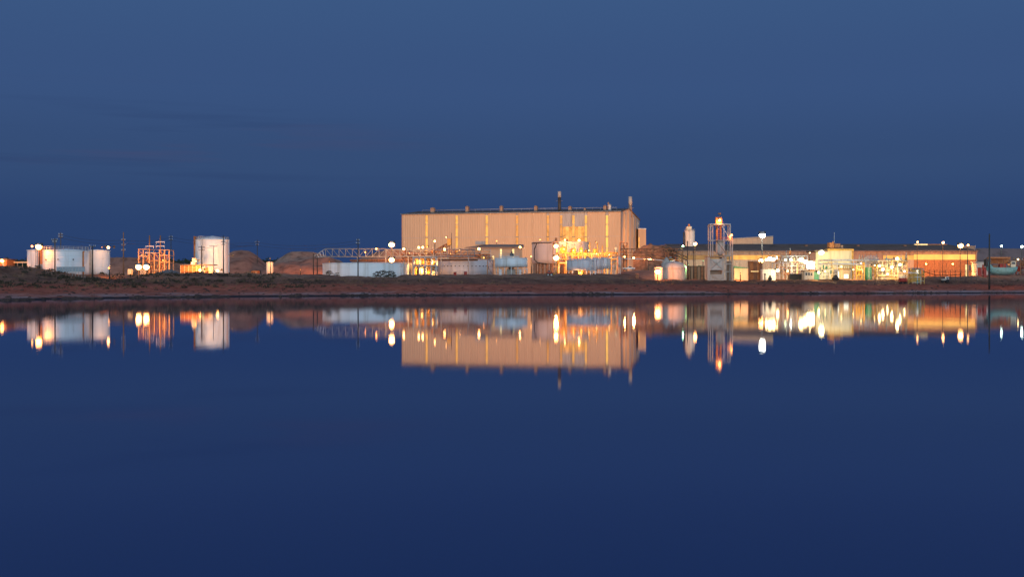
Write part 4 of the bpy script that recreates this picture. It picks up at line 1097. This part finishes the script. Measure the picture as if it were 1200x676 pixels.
for k in range(n):
    x0 = a.x + (b.x - a.x) * k / n; x1 = a.x + (b.x - a.x) * (k + 1) / n; z0 = a.z + (b.z - a.z) * k / n; z1 = a.z + (b.z - a.z) * (k + 1) / n
    t.part('wall_panel', MB().quadbox([(x0 + .03, 0, -.4), (x1 - .03, 0, -.4), (x1 - .03, .3, -.4), (x0 + .03, .3, -.4), (x0 + .03, 0, z0), (x1 - .03, 0, z1), (x1 - .03, .3, z1), (x0 + .03, .3, z0)]), clad)
t.part('roof', MB().quadbox([(a.x, -.4, a.z + .02), (b.x, -.4, b.z + .02), (b.x, 26, b.z + .02), (a.x, 26, a.z + .02), (a.x, -.4, a.z + .4), (b.x, -.4, b.z + .4), (b.x, 26, b.z + .4), (a.x, 26, a.z + .4)]), cladg)
t.part('end_wall', MB().box(b.x - .3, b.x, .32, 26, -.4, b.z - .2), cladg)

# =================================================================== the yard in front of the warehouse
t = T('lit_box', 'square cream enclosure glowing yellow beside the hopper tower', 'enclosure', 868.5, 434)
t.box('wall', 860.2, 876.8, 314.6, None, 0, 4, cream)
a, b = t.p(860, 312.6, -.2), t.p(877, 314.2, -.2)
t.part('roof', MB().quadbox([(a.x, -.3, b.z - .1), (b.x, -.3, b.z - .1), (b.x, 4.2, b.z - .1), (a.x, 4.2, b.z - .1), (a.x, -.3, a.z + .3), (b.x, -.3, b.z + .05), (b.x, 4.2, b.z + .05), (a.x, 4.2, a.z + .3)]), greenp)
for px in (860.3, 876.4): t.box('corner_post', px, px + .5, 312.8, None, -.15, -.01, clad)
t = T('rust_frame', 'rusty red clad frame between the glowing enclosure and white container', 'steel frame', 884, 452)
for k in range(3): t.box('wall_panel', 878.4 + k * 4.6, 882.8 + k * 4.6, 306.6 + k * .4, None, 2, 2.2, orangep if k != 1 else rust)
frame(t, [878, 885, 892], [306, 318.5, None], [0, 2], .16, rust, braces=False)
t.box('glowing_sill', 880, 889, 317.6, 318.4, -.3, -.2, win_y)  # light on the sill is put in as emission
t = T('white_container', 'white box container with two dark valve stands before it', 'container', 901, 436)
t.box('body', 893.6, 908.8, 316.2, None, 0, 3.5, steelw); t.box('roof', 893.2, 909.2, 315.6, 316.15, -.15, 3.7, white)
for k in range(4): t.box('rib', 894.4 + k * 4.4, 894.8 + k * 4.4, 316.6, None, -.08, -.01, white)
for px, h, lab in ((896.3, 321.5, 'thin dark valve stand before the white container'), (902.3, 323.5, 'squat dark pump set before the white container')):
    t = T('valve_stand' if px < 900 else 'pump_set', lab, 'valve' if px < 900 else 'pump', px, 424)
    w_ = 1.0 if px < 900 else 2.9
    t.part('base', MB().box(-w_ * .28, w_ * .28, -.3, .3, -.3, .35), dark)
    zt = t.p(px, h, 0).z; t.part('body', MB().lathe([(.16 * w_, .35), (.26 * w_, .6), (.2 * w_, zt * .7), (.12, zt)], 12), dark)
    t.part('handwheel', MB().tube((0, -.1, zt), (0, .1, zt), .33, .33, 12), dark)
rr = random.Random(77)
tangle = process('pipe_manifold', 'dense tangle of lit pipes between container and dark block', 909, 926, 301.5, 446, 6, [308, 315], 4, 5, 34, 51, [cream, steelw, yel, orangep], steelw, [cream, yel], deck=steel, w=.1, vr=(.6, 1.2))
tangle.bar('brace', (911, 304), (921, 322), .14, cream, dy=-.5); tangle.bar('brace', (917, 300), (911, 318), .12, steelw, dy=-.6)
process('walkway_tower', 'two-deck steel walkway with white handrails before the warehouse', 922, 946, 299.8, 470, 6, [306, 311.5, 316.5], 4, 4, 16, 52, [cream, orangep, steelw], steelw, [cream, orangep], deck=steel, w=.11, vr=(.8, 1.5))
t = T('cooler_bank', 'long dark slatted cooler block low in the yard', 'cooler', 934, 440)
for k in range(12): t.box('slat_panel', 925 + k * 1.5, 926.2 + k * 1.5, 321.4, None, 0, 3, dark)
t.box('top_rail', 924.8, 943.2, 320.7, 321.35, -.1, 3.1, roofm); t.box('backing', 925, 943, 321.5, None, 3.05, 3.2, rubber)
t = T('control_room', 'grey flat-roofed control room under the white floodlights', 'control room', 951, 436)
t.box('wall', 942.6, 954, 318, None, 0, 4, cladg); t.box('end_bay', 954.05, 959.4, 318, None, 0, 4, greenp); t.box('roof', 941.6, 960, 316.6, 317.95, -.35, 4.4, cladb)
for k in range(3): t.box('window', 944 + k * 3.1, 946 + k * 3.1, 319.6, 322.8, -.07, -.01, glassd)
t = T('light_bank', 'blazing white reflector panel above the control room', 'light panel', 950, 446)
t.box('panel', 945.4, 955, 306.2, 315.4, 0, .3, white); t.box('support', 945.5, 946.2, 315.45, None, 0, .3, steel); t.box('support', 954.2, 954.9, 315.45, None, 0, .3, steel)
for k in range(4):
    a = t.p(946.6 + k * 2.3, 308.5, -.5); t.part('bulb', MB().ball((a.x, -.4, a.z), .34, 10, 8), bulbmat(WARM, 60)); 
    a = t.p(946.6 + k * 2.3, 312.6, -.5); t.part('bulb', MB().ball((a.x, -.4, a.z), .34, 10, 8), bulbmat(WARM, 60))
add_light(t.e, t.p(950, 310, -1.2), WARM, 1200)

t = T('beige_building', 'cream flat-roofed building with rusty units on its roof', 'building', 978, 500); bb_ = t
for k in range(4): t.box('wall_panel', 956 + k * 10.6, 966.5 + k * 10.6, 293.6 if k else 295, None, 0, .3, cream)
t.box('side_wall', 998.45, 1000.2, 293.6, None, -.4, 14, yel); t.box('back_wall', 956.2, 998.4, 295.5, None, 13, 13.3, cream)
t.box('roof', 970, 1000.6, 291.6, 293.55, -.8, 14, yel); t.box('roof', 954.8, 969.9, 293.2, 294.95, -.8, 14, roofm)
t.box('roof_unit', 972.3, 977.6, 284.2, 291.55, 4, 8, orangep); t.box('roof_unit', 978, 984.6, 285.4, 291.55, 4.5, 8, rust); t.box('roof_unit', 985, 988, 287.6, 291.55, 5, 7, cladb)
t.bar('antenna', (977.6, 272.5), (977.6, 284.2), .07, steelw, dy=5)
t.bar('antenna_stub', (976.4, 282.5), (976.4, 284.2), .25, rust, dy=5, n=8)
dr = t.box('door', 982, 986.6, 318, None, -.2, -.02, win_w)
t.box('window', 989, 994.3, 321.4, 326.6, -4.4, -4.3, win_w)
t = T('brown_kiosk', 'small tan kiosk with white lit window at the cream building', 'kiosk', 992, 486)
t.box('wall', 987.2, 996.4, 315.6, None, 0, 5, mat('kiosk_tan', (.50, .36, .25), .7, ns=1, na=.2)); t.box('roof', 986.8, 996.8, 314.9, 315.55, -.25, 5.2, cladb); t.box('window', 989, 994.3, 321.4, 326.2, -.12, -.02, win_w)
for k in range(4): t.bar('vent_pipe', (988.5 + k * 2.2, 311.5 + (k % 2)), (988.5 + k * 2.2, 314.9), .1, dark, dy=1, n=6)
t = T('yellow_awning', 'yellow awning over the doors of the cream building', 'awning', 980, 494)
t.box('canopy', 975, 998, 314.2, 315.2, -1, 4, yel)
for px in (975.2, 986, 997.4): t.box('post', px, px + .45, 315.25, None, -.9, -.7, yel)
t = T('high_pipe_rack', 'twin white pipes on tall posts crossing the cream building', 'pipe rack', 1000, 470)
frame(t, [961, 981, 1000, 1014, 1030], [305, 309.4, None], [0, 3], .14, steelw, braces=False)
for py, dyy in ((304.6, .2), (305, 2.4), (309, .3), (309.3, 2.5)): pipe(t, [(960, py, dyy), (1030, py, dyy)], .62, steelw)
for k in range(7): vessel(t, 1007 + k * 3.4, 301.6 + (k % 2), 303.6, .8, 1.5, cream)
rr = random.Random(61); pipes_random(t, 1003, 1030, 300.5, 312, [0, 2], 18, [steelw, cream, yel], rr, .3)
rr = random.Random(62); pipes_random(t, 961, 1000, 304, 312, [0, 2], 8, [steelw, cream, yel], rr, .3)
for k, px in enumerate((963, 966.5, 970, 973)):
    pass
process('pump_manifold', 'greenish-white pumps and valves at the corner of the cream building', 959.5, 976, 316, 452, 4, [321.5], 4, 5, 18, 63, [cream, greenp, steelw, tealp], steelw, [tealp, greenp, cream], w=.1, vr=(.7, 1.3))
t = T('yard_machine', 'dark rounded machine before the white lit door', 'machine', 979, 440)
t.part('body', MB().ball((0, 0, .7), 1.0, 14, 8, (1.05, .9, .95)), dark); t.part('seat', MB().box(-.3, .5, -.3, .3, 1.5, 1.75), rubber)
t.part('roll_bar', MB().path([(-.7, 0, 1), (-.7, 0, 2.5), (.6, 0, 2.7), (.7, 0, 1)], .08, 6), dark)
for x in (-.7, .7):
    for y in (-.75, .75):
        w_ = t.part('wheel', MB().tube((x, y - .15, .38), (x, y + .15, .38), .4, .4, 12), rubber)
tank(1013.5, 1021.5, 313.6, 452, 'dark green upright tank in the bright yard', greenp, roof=.3, seams=2, lad=1017)
process('yellow_skid', 'yellow-framed process skid beside the dark green tank', 1003.5, 1013, 311.5, 450, 4, [317, 322], 3, 4, 14, 64, [yel, cream, steelw], yel, [yel, cream, orangep], w=.12, vr=(.7, 1.3))
process('white_scaffold', 'crowded white scaffold blazing with lamps in the yard', 1028, 1063, 305.5, 462, 7, [311, 316.5, 322], 6, 12, 60, 65, [steelw, cream, yel, clad], cream, [cream, steelw, tealp, clad], deck=steel, w=.12, vr=(.8, 1.6))  # cream, yellow and teal paints put the tinted lamp wash into the colour
process('yellow_plant', 'low yellow machinery right of the green tank', 1021, 1029, 313, 455, 4, [319], 2, 3, 10, 66, [yel, cream], yel, [yel, cream], w=.12, vr=(.8, 1.2))
# dark red tanker trailer, yellow machine and cabin
t = T('tank_trailer', 'dark red tank trailer parked below the white scaffold', 'trailer', 1058, 432)
a = t.p(1053.6, 325, 0); b = t.p(1062.4, 325, 0)
t.part('barrel', MB().tube((a.x, 0, 1.25), (b.x, 0, 1.25), .72, .72, 18), redp); t.part('chassis', MB().box(a.x, b.x, -.5, .5, .45, .6), dark)
for x in (a.x + .5, b.x - .5):
    for y in (-.7, .5):
        w_ = t.part('wheel', MB().tube((x, y, .35), (x, y + .2, .35), .38, .38, 12), rubber)
railing(t, [(a.x, -.4, 1.95), (0, -.4, 1.97), (b.x, -.4, 1.95)], .6, steelw)
t = T('operator_cabin', 'small cabin with a white lit window beside the yellow machinery', 'cabin', 1075, 446)
t.box('wall', 1069, 1080, 315.6, None, 0, 3.4, yel); t.box('roof', 1068, 1081.4, 314.2, 315.55, -.5, 3.8, cladb)
t.box('window', 1072.6, 1077, 316.6, 320.4, -.08, -.02, win_w); t.box('door', 1078, 1079.4, 317, None, -.08, -.02, cladg)
process('yellow_pump_skid', 'low yellow pump skid below the small cabin', 1064.5, 1083, 320.5, 434, 3, [323.2], 4, 5, 14, 67, [yel, steelw, greenp], yel, [yel, orangep], w=.1, vr=(.6, 1.0))
t = T('hose', 'dark hose sagging along the orange warehouse wall', 'hose', 1108, 452)
t.part('hose', MB().path([t.p(1081 + k * 2, 317.5 + min(k, 8) * .62 - (max(k - 14, 0)) * .1, 0) for k in range(24)], .13, 6), rubber)
t = T('roadside_fence', 'low wire fence along the foot of the orange warehouse wall', 'fence', 1113, 458)
for k in range(11): t.box('fence_post', 1083 + k * 6.1, 1083.4 + k * 6.1, 316.4, None, 0, .1, dark)
for py in (316.9, 318.8): t.bar('wire', (1083, py), (1144, py), .05, dark)
t = T('tractor', 'small white tractor standing dark against the orange wall', 'tractor', 1107, 450)
t.part('hood', MB().box(-1.1, .3, -.45, .45, .8, 1.4), cladg); t.part('cab', MB().box(.3, 1.3, -.55, .55, .7, 2.0), steelw); t.part('cab_roof', MB().box(.2, 1.4, -.62, .62, 2.01, 2.1), white)
t.part('window', MB().box(.45, 1.15, -.58, -.56, 1.3, 1.85), glassd)
for x, r_ in ((-.8, .38), (.8, .62)):
    for y in (-.65, .45): t.part('wheel', MB().tube((x, y, r_), (x, y + .22, r_), r_, r_, 14), rubber)
# teal dredge
t = T('dredge', 'faded teal round-bottomed dredge hull with orange canopy', 'dredge', 1174, 438)
mb = MB(); n = 26; m_ = 9
a, b = t.p(1155.8, 302, 0).x, t.p(1192, 302, 0).x
for i in range(n + 1):
    u = i / n; x = a + (b - a) * u
    hgt = t.p(1174, 305.5 if u < .06 else 0, 0).z if False else 0
    topz = t.p(1174, 303.5 + 10.0 * min(1, (u / .16)) ** .6 - 1.2 * max(0, (u - .7) / .3), 0).z if u < .16 else t.p(1174, 313.5 - 1.2 * max(0, (u - .7) / .3), 0).z
    w_ = 2.6 * math.sqrt(max(.03, 1 - (2 * u - 1) ** 4)); zb = t.p(1174, 322.6, 0).z + 2.0 * abs(2 * u - 1) ** 4
    for j in range(m_ + 1):
        th_ = pi * j / m_; y = -w_ * cos(th_); z = topz - (topz - zb) * sin(th_) ** .6
        mb.v.append((x, y, z))
for i in range(n):
    for j in range(m_):
        q = i * (m_ + 1) + j; mb.sm.add(len(mb.f)); mb.f.append((q, q + m_ + 1, q + m_ + 2, q + 1))
for i in range(n): q = i * (m_ + 1); mb.f.append((q, q + m_, q + 2 * m_ + 1, q + m_ + 1))
t.part('hull', mb, tealp)
a_ = t.p(1160, 303, 0); b_ = t.p(1184, 303, 0)
t.box('canopy', 1160.5, 1184.2, 301.2, 303, -1.8, 1.8, orangep)
for px in (1161, 1168.5, 1176, 1183): t.box('canopy_post', px, px + .6, 303.05, 314, -1.7, -1.5, rust)
t.box('back_panel', 1161, 1184, 303.1, 309, 1.5, 1.7, orangep); t.box('winch', 1172, 1179, 309.2, 313.6, -1, .8, redp); t.box('engine_cover', 1163.5, 1169, 310.5, 313.6, -1, .8, rust)
t.box('cabin', 1184.8, 1190.6, 306, 313, -1.4, 1.4, cream); t.box('window', 1185.8, 1189.6, 307, 309.6, -1.5, -1.41, glassd)
t.box('bow_plate', 1155.4, 1158.2, 303.4, 312, -1, 1, dark)
t = T('pink_shed', 'small pinkish shed behind the black pole near the dredge', 'shed', 1150, 560)
t.box('wall', 1144.5, 1157.5, 307.6, None, 0, 6, pinkw); t.box('roof', 1144, 1158, 306.6, 307.55, -.4, 6.4, cladg); t.box('door', 1151, 1153.6, 310, None, -.08, -.01, redp)
for k, (px, pt) in enumerate(((1149, 314), (1154.5, 313.4))):
    t = T('red_bin', ('first' if k == 0 else 'second, taller') + ' dark red waste bin near the warehouse corner', 'bin', px, 470)
    t.box('body', px - 1.6, px + 1.6, pt, None, 0, 1.5, redp); t.box('lid', px - 1.8, px + 1.8, pt - .6, pt - .05, -.1, 1.6, rust)
process('far_right_plant', 'dim red steelwork at the picture\'s right edge beyond the dredge', 1191, 1206, 304.5, 520, 5, [312, 318], 3, 3, 12, 68, [rust, redp, steel], rust, [redp, rust], w=.14)
t = T('power_line', 'thin overhead wires strung between the left-hand utility poles', 'power line', 220, 420, z=0)
def wire(a, b, sag):
    P = [Vector((X(a[0], a[2]), a[2], Z(a[1], a[2]))), Vector((X(b[0], b[2]), b[2], Z(b[1], b[2])))]
    mb = MB(); pts = []
    for k in range(13):
        u = k / 12; q = P[0].lerp(P[1], u); q.z -= sag * 4 * u * (1 - u); pts.append(q - t.o)
    t.part('wire', mb.path(pts, .035, 4), dark)
for dz in (0, 3.5):
    wire((71.2, 275 + dz, 372), (144.8, 281.5 + dz, 372), .8); wire((144.8, 281.5 + dz, 372), (200.4, 278 + dz, 470), .8)
    wire((200.4, 278 + dz, 470), (301.5, 284 + dz, 540), 1.2); wire((301.5, 284 + dz, 540), (419.6, 282 + dz, 402), 1.6)
wire((236.3, 289.8, 408), (301.5, 284, 540), 1.2); wire((261.8, 283.5, 402), (301.5, 287, 540), 1)

# drift branches at the waterline
def branch(px, d, label, h, seed):
    rnd = random.Random(seed); t = T('branch', label, 'branch', px, d, z=0)
    mb = MB(); base = Vector((0, 0, -.2))
    tip = Vector((h * .35, 0, h)); mb.tube(base, tip, .08, .04, 6)
    for k in range(5):
        q = base.lerp(tip, rnd.uniform(.3, .9)); mb.tube(q, q + Vector((rnd.uniform(-.8, .8), rnd.uniform(-.3, .3), rnd.uniform(.1, .9))) * h * .5, .05, .02, 5)
    t.part('stem', mb, twig)
branch(916.5, 352, 'dead branch standing in the shallows below the bright yard', 1.6, 1)
branch(664, 348, 'dark forked branch lying on the beach below the big round tank', 1.5, 2)
branch(1072, 378, 'low dead branch on the beach below the orange warehouse end', 1.3, 3)
branch(498, 330, 'small dark driftwood piece at the waterline below the lit frame', .8, 4)

# =================================================================== lamps
lamp(45.5, 289, 332, 'blazing orange floodlight over the leftmost tank', SOD, .75, 4500, 'pole', heads=2, glow=160)
lamp(37.6, 288.6, 338, 'small orange lamp just left of the blazing floodlight', SOD, .3, 1500, 'wall', reach=3.0, glow=60)
lamp(2.5, 305.5, 342, 'orange lamp on the shed at the picture\'s left edge', SOD, .6, 5000, 'wall', reach=2.5, glow=120)
lamp(127, 290, 338, 'orange lamp at the top edge of the small white tank', SODW, .42, 1600, 'wall', reach=5, glow=120, down=.3)
lamp(119.5, 289.8, 341, 'faint orange lamp beside the lamp on the small white tank', SOD, .15, 200, 'wall', reach=3, glow=12)
lamp(127.6, 314, 330, 'dim orange lamp low at the foot of the small white tank', SOD, .28, 1500, 'pole', glow=30)
lamp(162.5, 312.5, 388, 'blazing orange floodlight low in the substation, nearer the cabinet', SODW, .85, 6000, 'pole', heads=2, glow=160)
lamp(171.5, 312.5, 388, 'blazing orange floodlight low in the substation, nearer the gantry', SODW, .85, 6000, 'pole', heads=2, glow=160)
lamp(191, 305, 396, 'orange lamp hidden in the substation gantry', SOD, .25, 8000, 'wall', reach=4, glow=25)
lamp(166, 299, 396, 'dim orange lamp high in the substation gantry', SOD, .2, 6000, 'wall', reach=4, glow=15)
lamp(234.5, 316.5, 411, 'bright yellow lamp under the roof of the long low shed', SODW, .55, 9000, 'wall', reach=6, glow=120)
lamp(255, 317, 416, 'yellow lamp at the foot of the tall white silo', SODW, .55, 9000, 'wall', reach=6, glow=120)
lamp(229.5, 306, 416, 'small yellow lamp over the roof vents of the long low shed', SODW, .3, 9000, 'wall', reach=4, glow=40)
lamp(267.8, 300, 422, 'dim lamp on the orange-lit edge of the tall silo', SODW, .12, 7000, 'wall', reach=6, glow=10)
lamp(316.5, 303, 462, 'small lamp over the glowing cream upright tank', SODW, .12, 9000, 'pole', glow=10)
lamp(352, 316, 470, 'lamp on the ground lighting the orange earth mound', SOD, .16, 60000, 'pole', glow=10)
lamp(386, 306.5, 462, 'lamp lighting the mound behind the start of the conveyor bridge', SOD, .14, 25000, 'pole', glow=8)
lamp(441, 291.6, 450, 'small orange lamp on the conveyor bridge, second from its dark pole', SOD, .36, 1200, 'wall', reach=5, glow=90)
lamp(428, 295.6, 450, 'dim orange lamp on the conveyor bridge by the dark pole', SOD, .25, 700, 'wall', reach=5, glow=40)
lamp(459, 286.2, 440, 'largest blazing orange floodlight, high beside the building\'s corner', SODW, .95, 24000, 'pole', heads=2, glow=200)
lamp(459, 304.2, 438, 'blazing orange floodlight directly below the largest one', SODW, .85, 12000, 'wall', heads=2, reach=8, glow=180)
lamp(473.2, 291.8, 448, 'orange lamp on the bridge where the huge building begins', SODW, .5, 2500, 'wall', reach=6, glow=120)
lamp(490.8, 290.0, 450, 'first of the close pair of orange lamps on the bridge', SODW, .46, 2500, 'wall', reach=5, glow=120)
lamp(495.4, 289.8, 450, 'second of the close pair of orange lamps on the bridge', SODW, .46, 2500, 'wall', reach=5, glow=120)
lamp(500.8, 289.4, 452, 'tiny orange lamp just right of the close pair', SOD, .2, 700, 'wall', reach=4, glow=30)
lamp(509.5, 282.6, 490, 'small yellow lamp high against the tan wall by the conveyor head', SODW, .45, 2600, 'pole', glow=90)
lamp(523, 278, 492, 'tiny yellow lamp on top of the incline conveyor head box', SODW, .28, 1200, 'wall', reach=5, glow=50)
lamp(521, 292.2, 470, 'bright star-like lamp below the incline conveyor', SODW, .58, 3200, 'wall', reach=6, glow=150)
lamp(539, 292.8, 472, 'orange lamp on the pipe rack right of the incline conveyor', SODW, .3, 2200, 'wall', reach=6, glow=60)
lamp(561.3, 291.6, 480, 'orange lamp under the end of the long brown shed roof', SODW, .55, 3600, 'wall', reach=10, glow=150)
lamp(609.4, 289.6, 520, 'yellow lamp at the corner of the brown shed roof', SODW, .52, 3600, 'wall', reach=10, glow=140)
lamp(567, 302, 480, 'small orange lamp low between the shed windows', SOD, .25, 1800, 'wall', reach=6, glow=40)
lamp(494.5, 314.5, 438, 'yellow lamp hanging inside the lit steel frame', SODW, .45, 8000, 'wall', reach=2, glow=70)
lamp(507, 306.5, 438, 'yellow lamp on the upper storey of the lit steel frame', SODW, .3, 6000, 'wall', reach=2, glow=40)
lamp(489.5, 305.5, 438.5, 'yellow lamp in the corner of the lit steel frame\'s upper storey', SODW, .25, 6000, 'wall', reach=2, glow=30)
lamp(506, 321, 438, 'low yellow lamp near the floor of the lit steel frame', SODW, .25, 6000, 'wall', reach=2, glow=30)
lamp(622.5, 300.5, 480, 'small yellow lamp between thickener and big round tank', SODW, .3, 26000, 'pole', glow=40, spot=(.25, 1, .08), size=95)
lamp(616, 303.2, 470, 'yellow lamp over the rim of the blue thickener', SODW, .26, 2600, 'wall', reach=6, glow=40)
lamp(651.6, 288.0, 500, 'upper of the two blazing lamps on the big round tank', SODW, .8, 9000, 'wall', heads=2, reach=8, glow=180)
lamp(651.8, 301.8, 496, 'lower and larger of the two blazing lamps on the big round tank', SODW, 1.0, 26000, 'wall', heads=2, reach=10, glow=200, spot=(0, -.5, -.85), size=140)
lamp(662, 281.2, 530, 'small orange lamp on the rim of the big round tank', SODW, .42, 2600, 'wall', reach=5, glow=90)
lamp(678.6, 281.6, 530, 'bright orange lamp above the edge of the big round tank', SODW, .58, 4000, 'wall', reach=8, glow=140)
for k, (px, py, w_) in enumerate(((661, 292, 'tall'), (672, 293.5, 'squat'), (681, 294, 'slim'), (690, 293.5, 'paired'), (699, 297.5, 'low'), (714, 298.5, 'last'))):
    lamp(px, py, 494, 'small yellow lamp above the %s vessel of the yellow platform' % w_, SODW, .30, 7000, 'wall', reach=8, glow=50)
lamp(698.8, 284, 508, 'tiny orange lamp on the tallest vent pipe of the platform', SOD, .2, 3500, 'wall', reach=4, glow=30)
lamp(708, 299.5, 560, 'uplight throwing a wedge of light on the building wall', SODW, .3, 26000, 'wall', reach=5, glow=40, spot=(-.02, 1, .35), size=70)
lamp(731.4, 300.8, 590, 'orange lamp on the corner of the huge building', SODW, .6, 9000, 'wall', reach=10, glow=120, spot=(0, -.45, -.9), size=150)
lamp(742.6, 302.2, 590, 'yellow lamp over the white pickup truck', SODW, .6, 14000, 'wall', reach=10, glow=120, spot=(0, -.45, -.9), size=150)
lamp(680.2, 319.3, 433, 'orange lamp glowing underneath the widest raised tank', SODW, .3, 3000, 'wall', reach=2, glow=30)
lamp(770.8, 317.8, 412, 'blazing orange yard lamp in front of the domed tank', SOD, .85, 9000, 'pole', heads=1, glow=220, spot=(.5, .85, -.1), size=160)
lamp(782, 309.5, 520, 'small lamp on the conveyor ramp behind the domed tank', SODW, .3, 3000, 'pole', glow=30)
lamp(760, 302, 560, 'dim lamp under the rusty pipe bridge', SOD, .15, 7000, 'pole', glow=8)
lamp(800.3, 288.4, 560, 'pale green lamp at the foot of the slim silo', (.5, 1, .55), .5, 5000, 'pole', glow=110)
lamp(814.6, 285.6, 560, 'orange star-like lamp on the slim silo\'s other side', SODW, .72, 8000, 'pole', glow=160)
lamp(806.6, 310, 427, 'hidden green lamp lighting the domed tank\'s edge', GRN, .12, 1800, 'pole', glow=10, down=.3)
lamp(824, 305.5, 464, 'small green lamp above the leafy trees', GRN, .14, 3200, 'pole', glow=10)
lamp(843.2, 258.2, 419.5, 'orange lamp in the head house of the hopper tower', SODW, .5, 2600, 'wall', reach=1.8, glow=90)
lamp(857.4, 275.5, 419, 'small orange lamp on the hopper tower\'s upper corner', SOD, .36, 1500, 'wall', reach=1.5, glow=70)
lamp(841.5, 268.5, 419, 'dim orange lamp inside the hopper tower\'s top frame', SOD, .12, 900, 'wall', reach=2.5, glow=8)
lamp(868, 321, 428, 'yellow lamp in front of the glowing square enclosure', SODW, .2, 5000, 'pole', glow=12)
lamp(893.3, 275.2, 560, 'biggest white floodlight, on the tallest mast', (1.0, 1.0, .86), 1.25, 60000, 'pole', heads=3, glow=260)
lamp(891.6, 305.2, 462, 'yellow lamp at the near end of the bright yard lamp row', SODW, .8, 5000, 'wall', heads=1, reach=5, glow=170)
for k, (px, py, r_) in enumerate(((898, 304.2, .55), (902.2, 302.8, .75), (906, 303.2, .8), (909.8, 301.6, .65))):
    lamp(px, py, 462 + k, ('first', 'second', 'third', 'last')[k] + ' warm white lamp of the tight row left of the walkways', WARM, r_, 2600, 'wall', reach=5, glow=190)
lamp(920.3, 304.6, 462, 'greenish-white lamp on the pipe tangle', (.8, 1, .55), .48, 3000, 'wall', reach=4, glow=80)
lamp(926.5, 304.2, 462, 'pure white lamp on the walkway tower\'s near end', MER, .55, 3500, 'wall', reach=4, glow=110)
lamp(923, 317.5, 440, 'small orange lamp low before the walkway tower', SODW, .45, 2200, 'wall', reach=4, glow=80)
lamp(911.2, 316.8, 432, 'bright warm lamp on the corner of the white container', WARM, .62, 3600, 'wall', reach=3, glow=140)
lamp(938.6, 303.6, 462, 'white lamp on the walkway tower\'s far end', WARM, .8, 2600, 'wall', reach=4, glow=180)
lamp(943.4, 306.2, 460, 'white lamp between walkway tower and reflector panel', WARM, .75, 2600, 'wall', reach=4, glow=180)
lamp(949, 295, 520, 'small white lamp on a mast above the walkways', WARM, .62, 4500, 'pole', glow=150)
lamp(962.6, 295.4, 480, 'large yellowish lamp at the cream building\'s roof corner', (1, .78, .36), .95, 60000, 'wall', reach=8, glow=200)
lamp(959.4, 319.2, 432, 'white lamp on the end bay of the control room', WARM, .5, 1800, 'wall', reach=3, glow=110)
for k, (px, py) in enumerate(((967, 318), (986, 312.5), (1000, 316), (1009, 308.5), (1025, 311))):
    lamp(px, py, 446, ('warm lamp over the greenish pumps', 'warm lamp over the white lit door', 'warm lamp at the corner post of the awning', 'warm lamp under the twin pipes', 'warm lamp right of the green tank')[k], WARM, .28, 2600, 'wall', reach=4, glow=50)
for k, (px, py, r_) in enumerate(((1030.5, 311.5, .7), (1034.6, 315.5, .8), (1045, 313, .8), (1051.4, 303, .95), (1054.6, 310, .75), (1040, 321, .45), (1060, 318, .4))):
    lamp(px, py, 456, ('upper warm lamp on the scaffold\'s near corner', 'lower warm lamp on the scaffold\'s near corner', 'big warm lamp in the middle of the white scaffold', 'largest lamp, on top of the white scaffold', 'lamp just under the scaffold\'s largest lamp', 'low lamp at the scaffold\'s foot', 'low lamp near the dark red trailer')[k], (1, .72, .32), r_ * .7, 1700, 'wall', reach=4, glow=180)
lamp(1087, 309.8, 560, 'dim orange lamp on the warehouse wall near the small cabin', SOD, .15, 90000, 'wall', reach=2, glow=8)
lamp(1118, 309.8, 560, 'dim orange lamp on the warehouse wall near its lit door', SOD, .15, 90000, 'wall', reach=2, glow=8)
lamp(1075.2, 283.6, 600, 'small orange lamp at the end of the lit roof box', SODW, .48, 2600, 'pole', glow=80)
lamp(1105.2, 284.2, 600, 'orange lamp above the middle of the roof monitor', SODW, .72, 5000, 'pole', glow=110)
lamp(1125.6, 287.6, 560, 'blazing orange floodlight above the warehouse\'s far end', SODW, 1.05, 24000, 'pole', heads=2, glow=190)
lamp(1134.4, 287.2, 470, 'street lamp in front of the lit warehouse door', SODW, .5, 9000, 'pole', glow=50)
lamp(1173.6, 288.4, 700, 'first white-green street lamp on the far berm', (.75, 1, .8), .62, 3000, 'pole', glow=110)
lamp(1197.4, 288.8, 700, 'second, larger white-green street lamp at the picture\'s edge', (.75, 1, .8), .8, 4000, 'pole', glow=120)
lamp(1193, 304, 500, 'small white lamp at the dim red steelwork', WARM, .35, 2500, 'wall', reach=4, glow=70)
lamp(1183, 310, 430, 'hidden orange lamp under the dredge canopy', SOD, .12, 700, 'wall', reach=1, glow=8)

# facade floodlights: visible fixtures on the roofs and racks before the huge building
for k, (px, py, d, pw, lab) in enumerate(((480, 296.5, 560, 230000, 'near the bridge end'), (528, 297, 600, 190000, 'behind the incline conveyor'),
        (582, 282.5, 585, 170000, 'on the brown shed roof'), (633, 281, 585, 150000, 'behind the big round tank'), (690, 287.5, 590, 95000, 'behind the yellow platform'))):
    lamp(px, py, d, 'facade floodlight on a pole ' + lab, SODW, .3, pw, 'pole', glow=30, spot=(.05, 1, .16), size=125, group='facade floodlights')
lamp(797, 293.2, 745, 'added floodlight warming the gable, on a mast behind the rocky orange hill', SODW, .25, 75000, 'pole', glow=30, spot=(-.66, .75, .05), size=125)  # lamp added only to brighten the gable wall
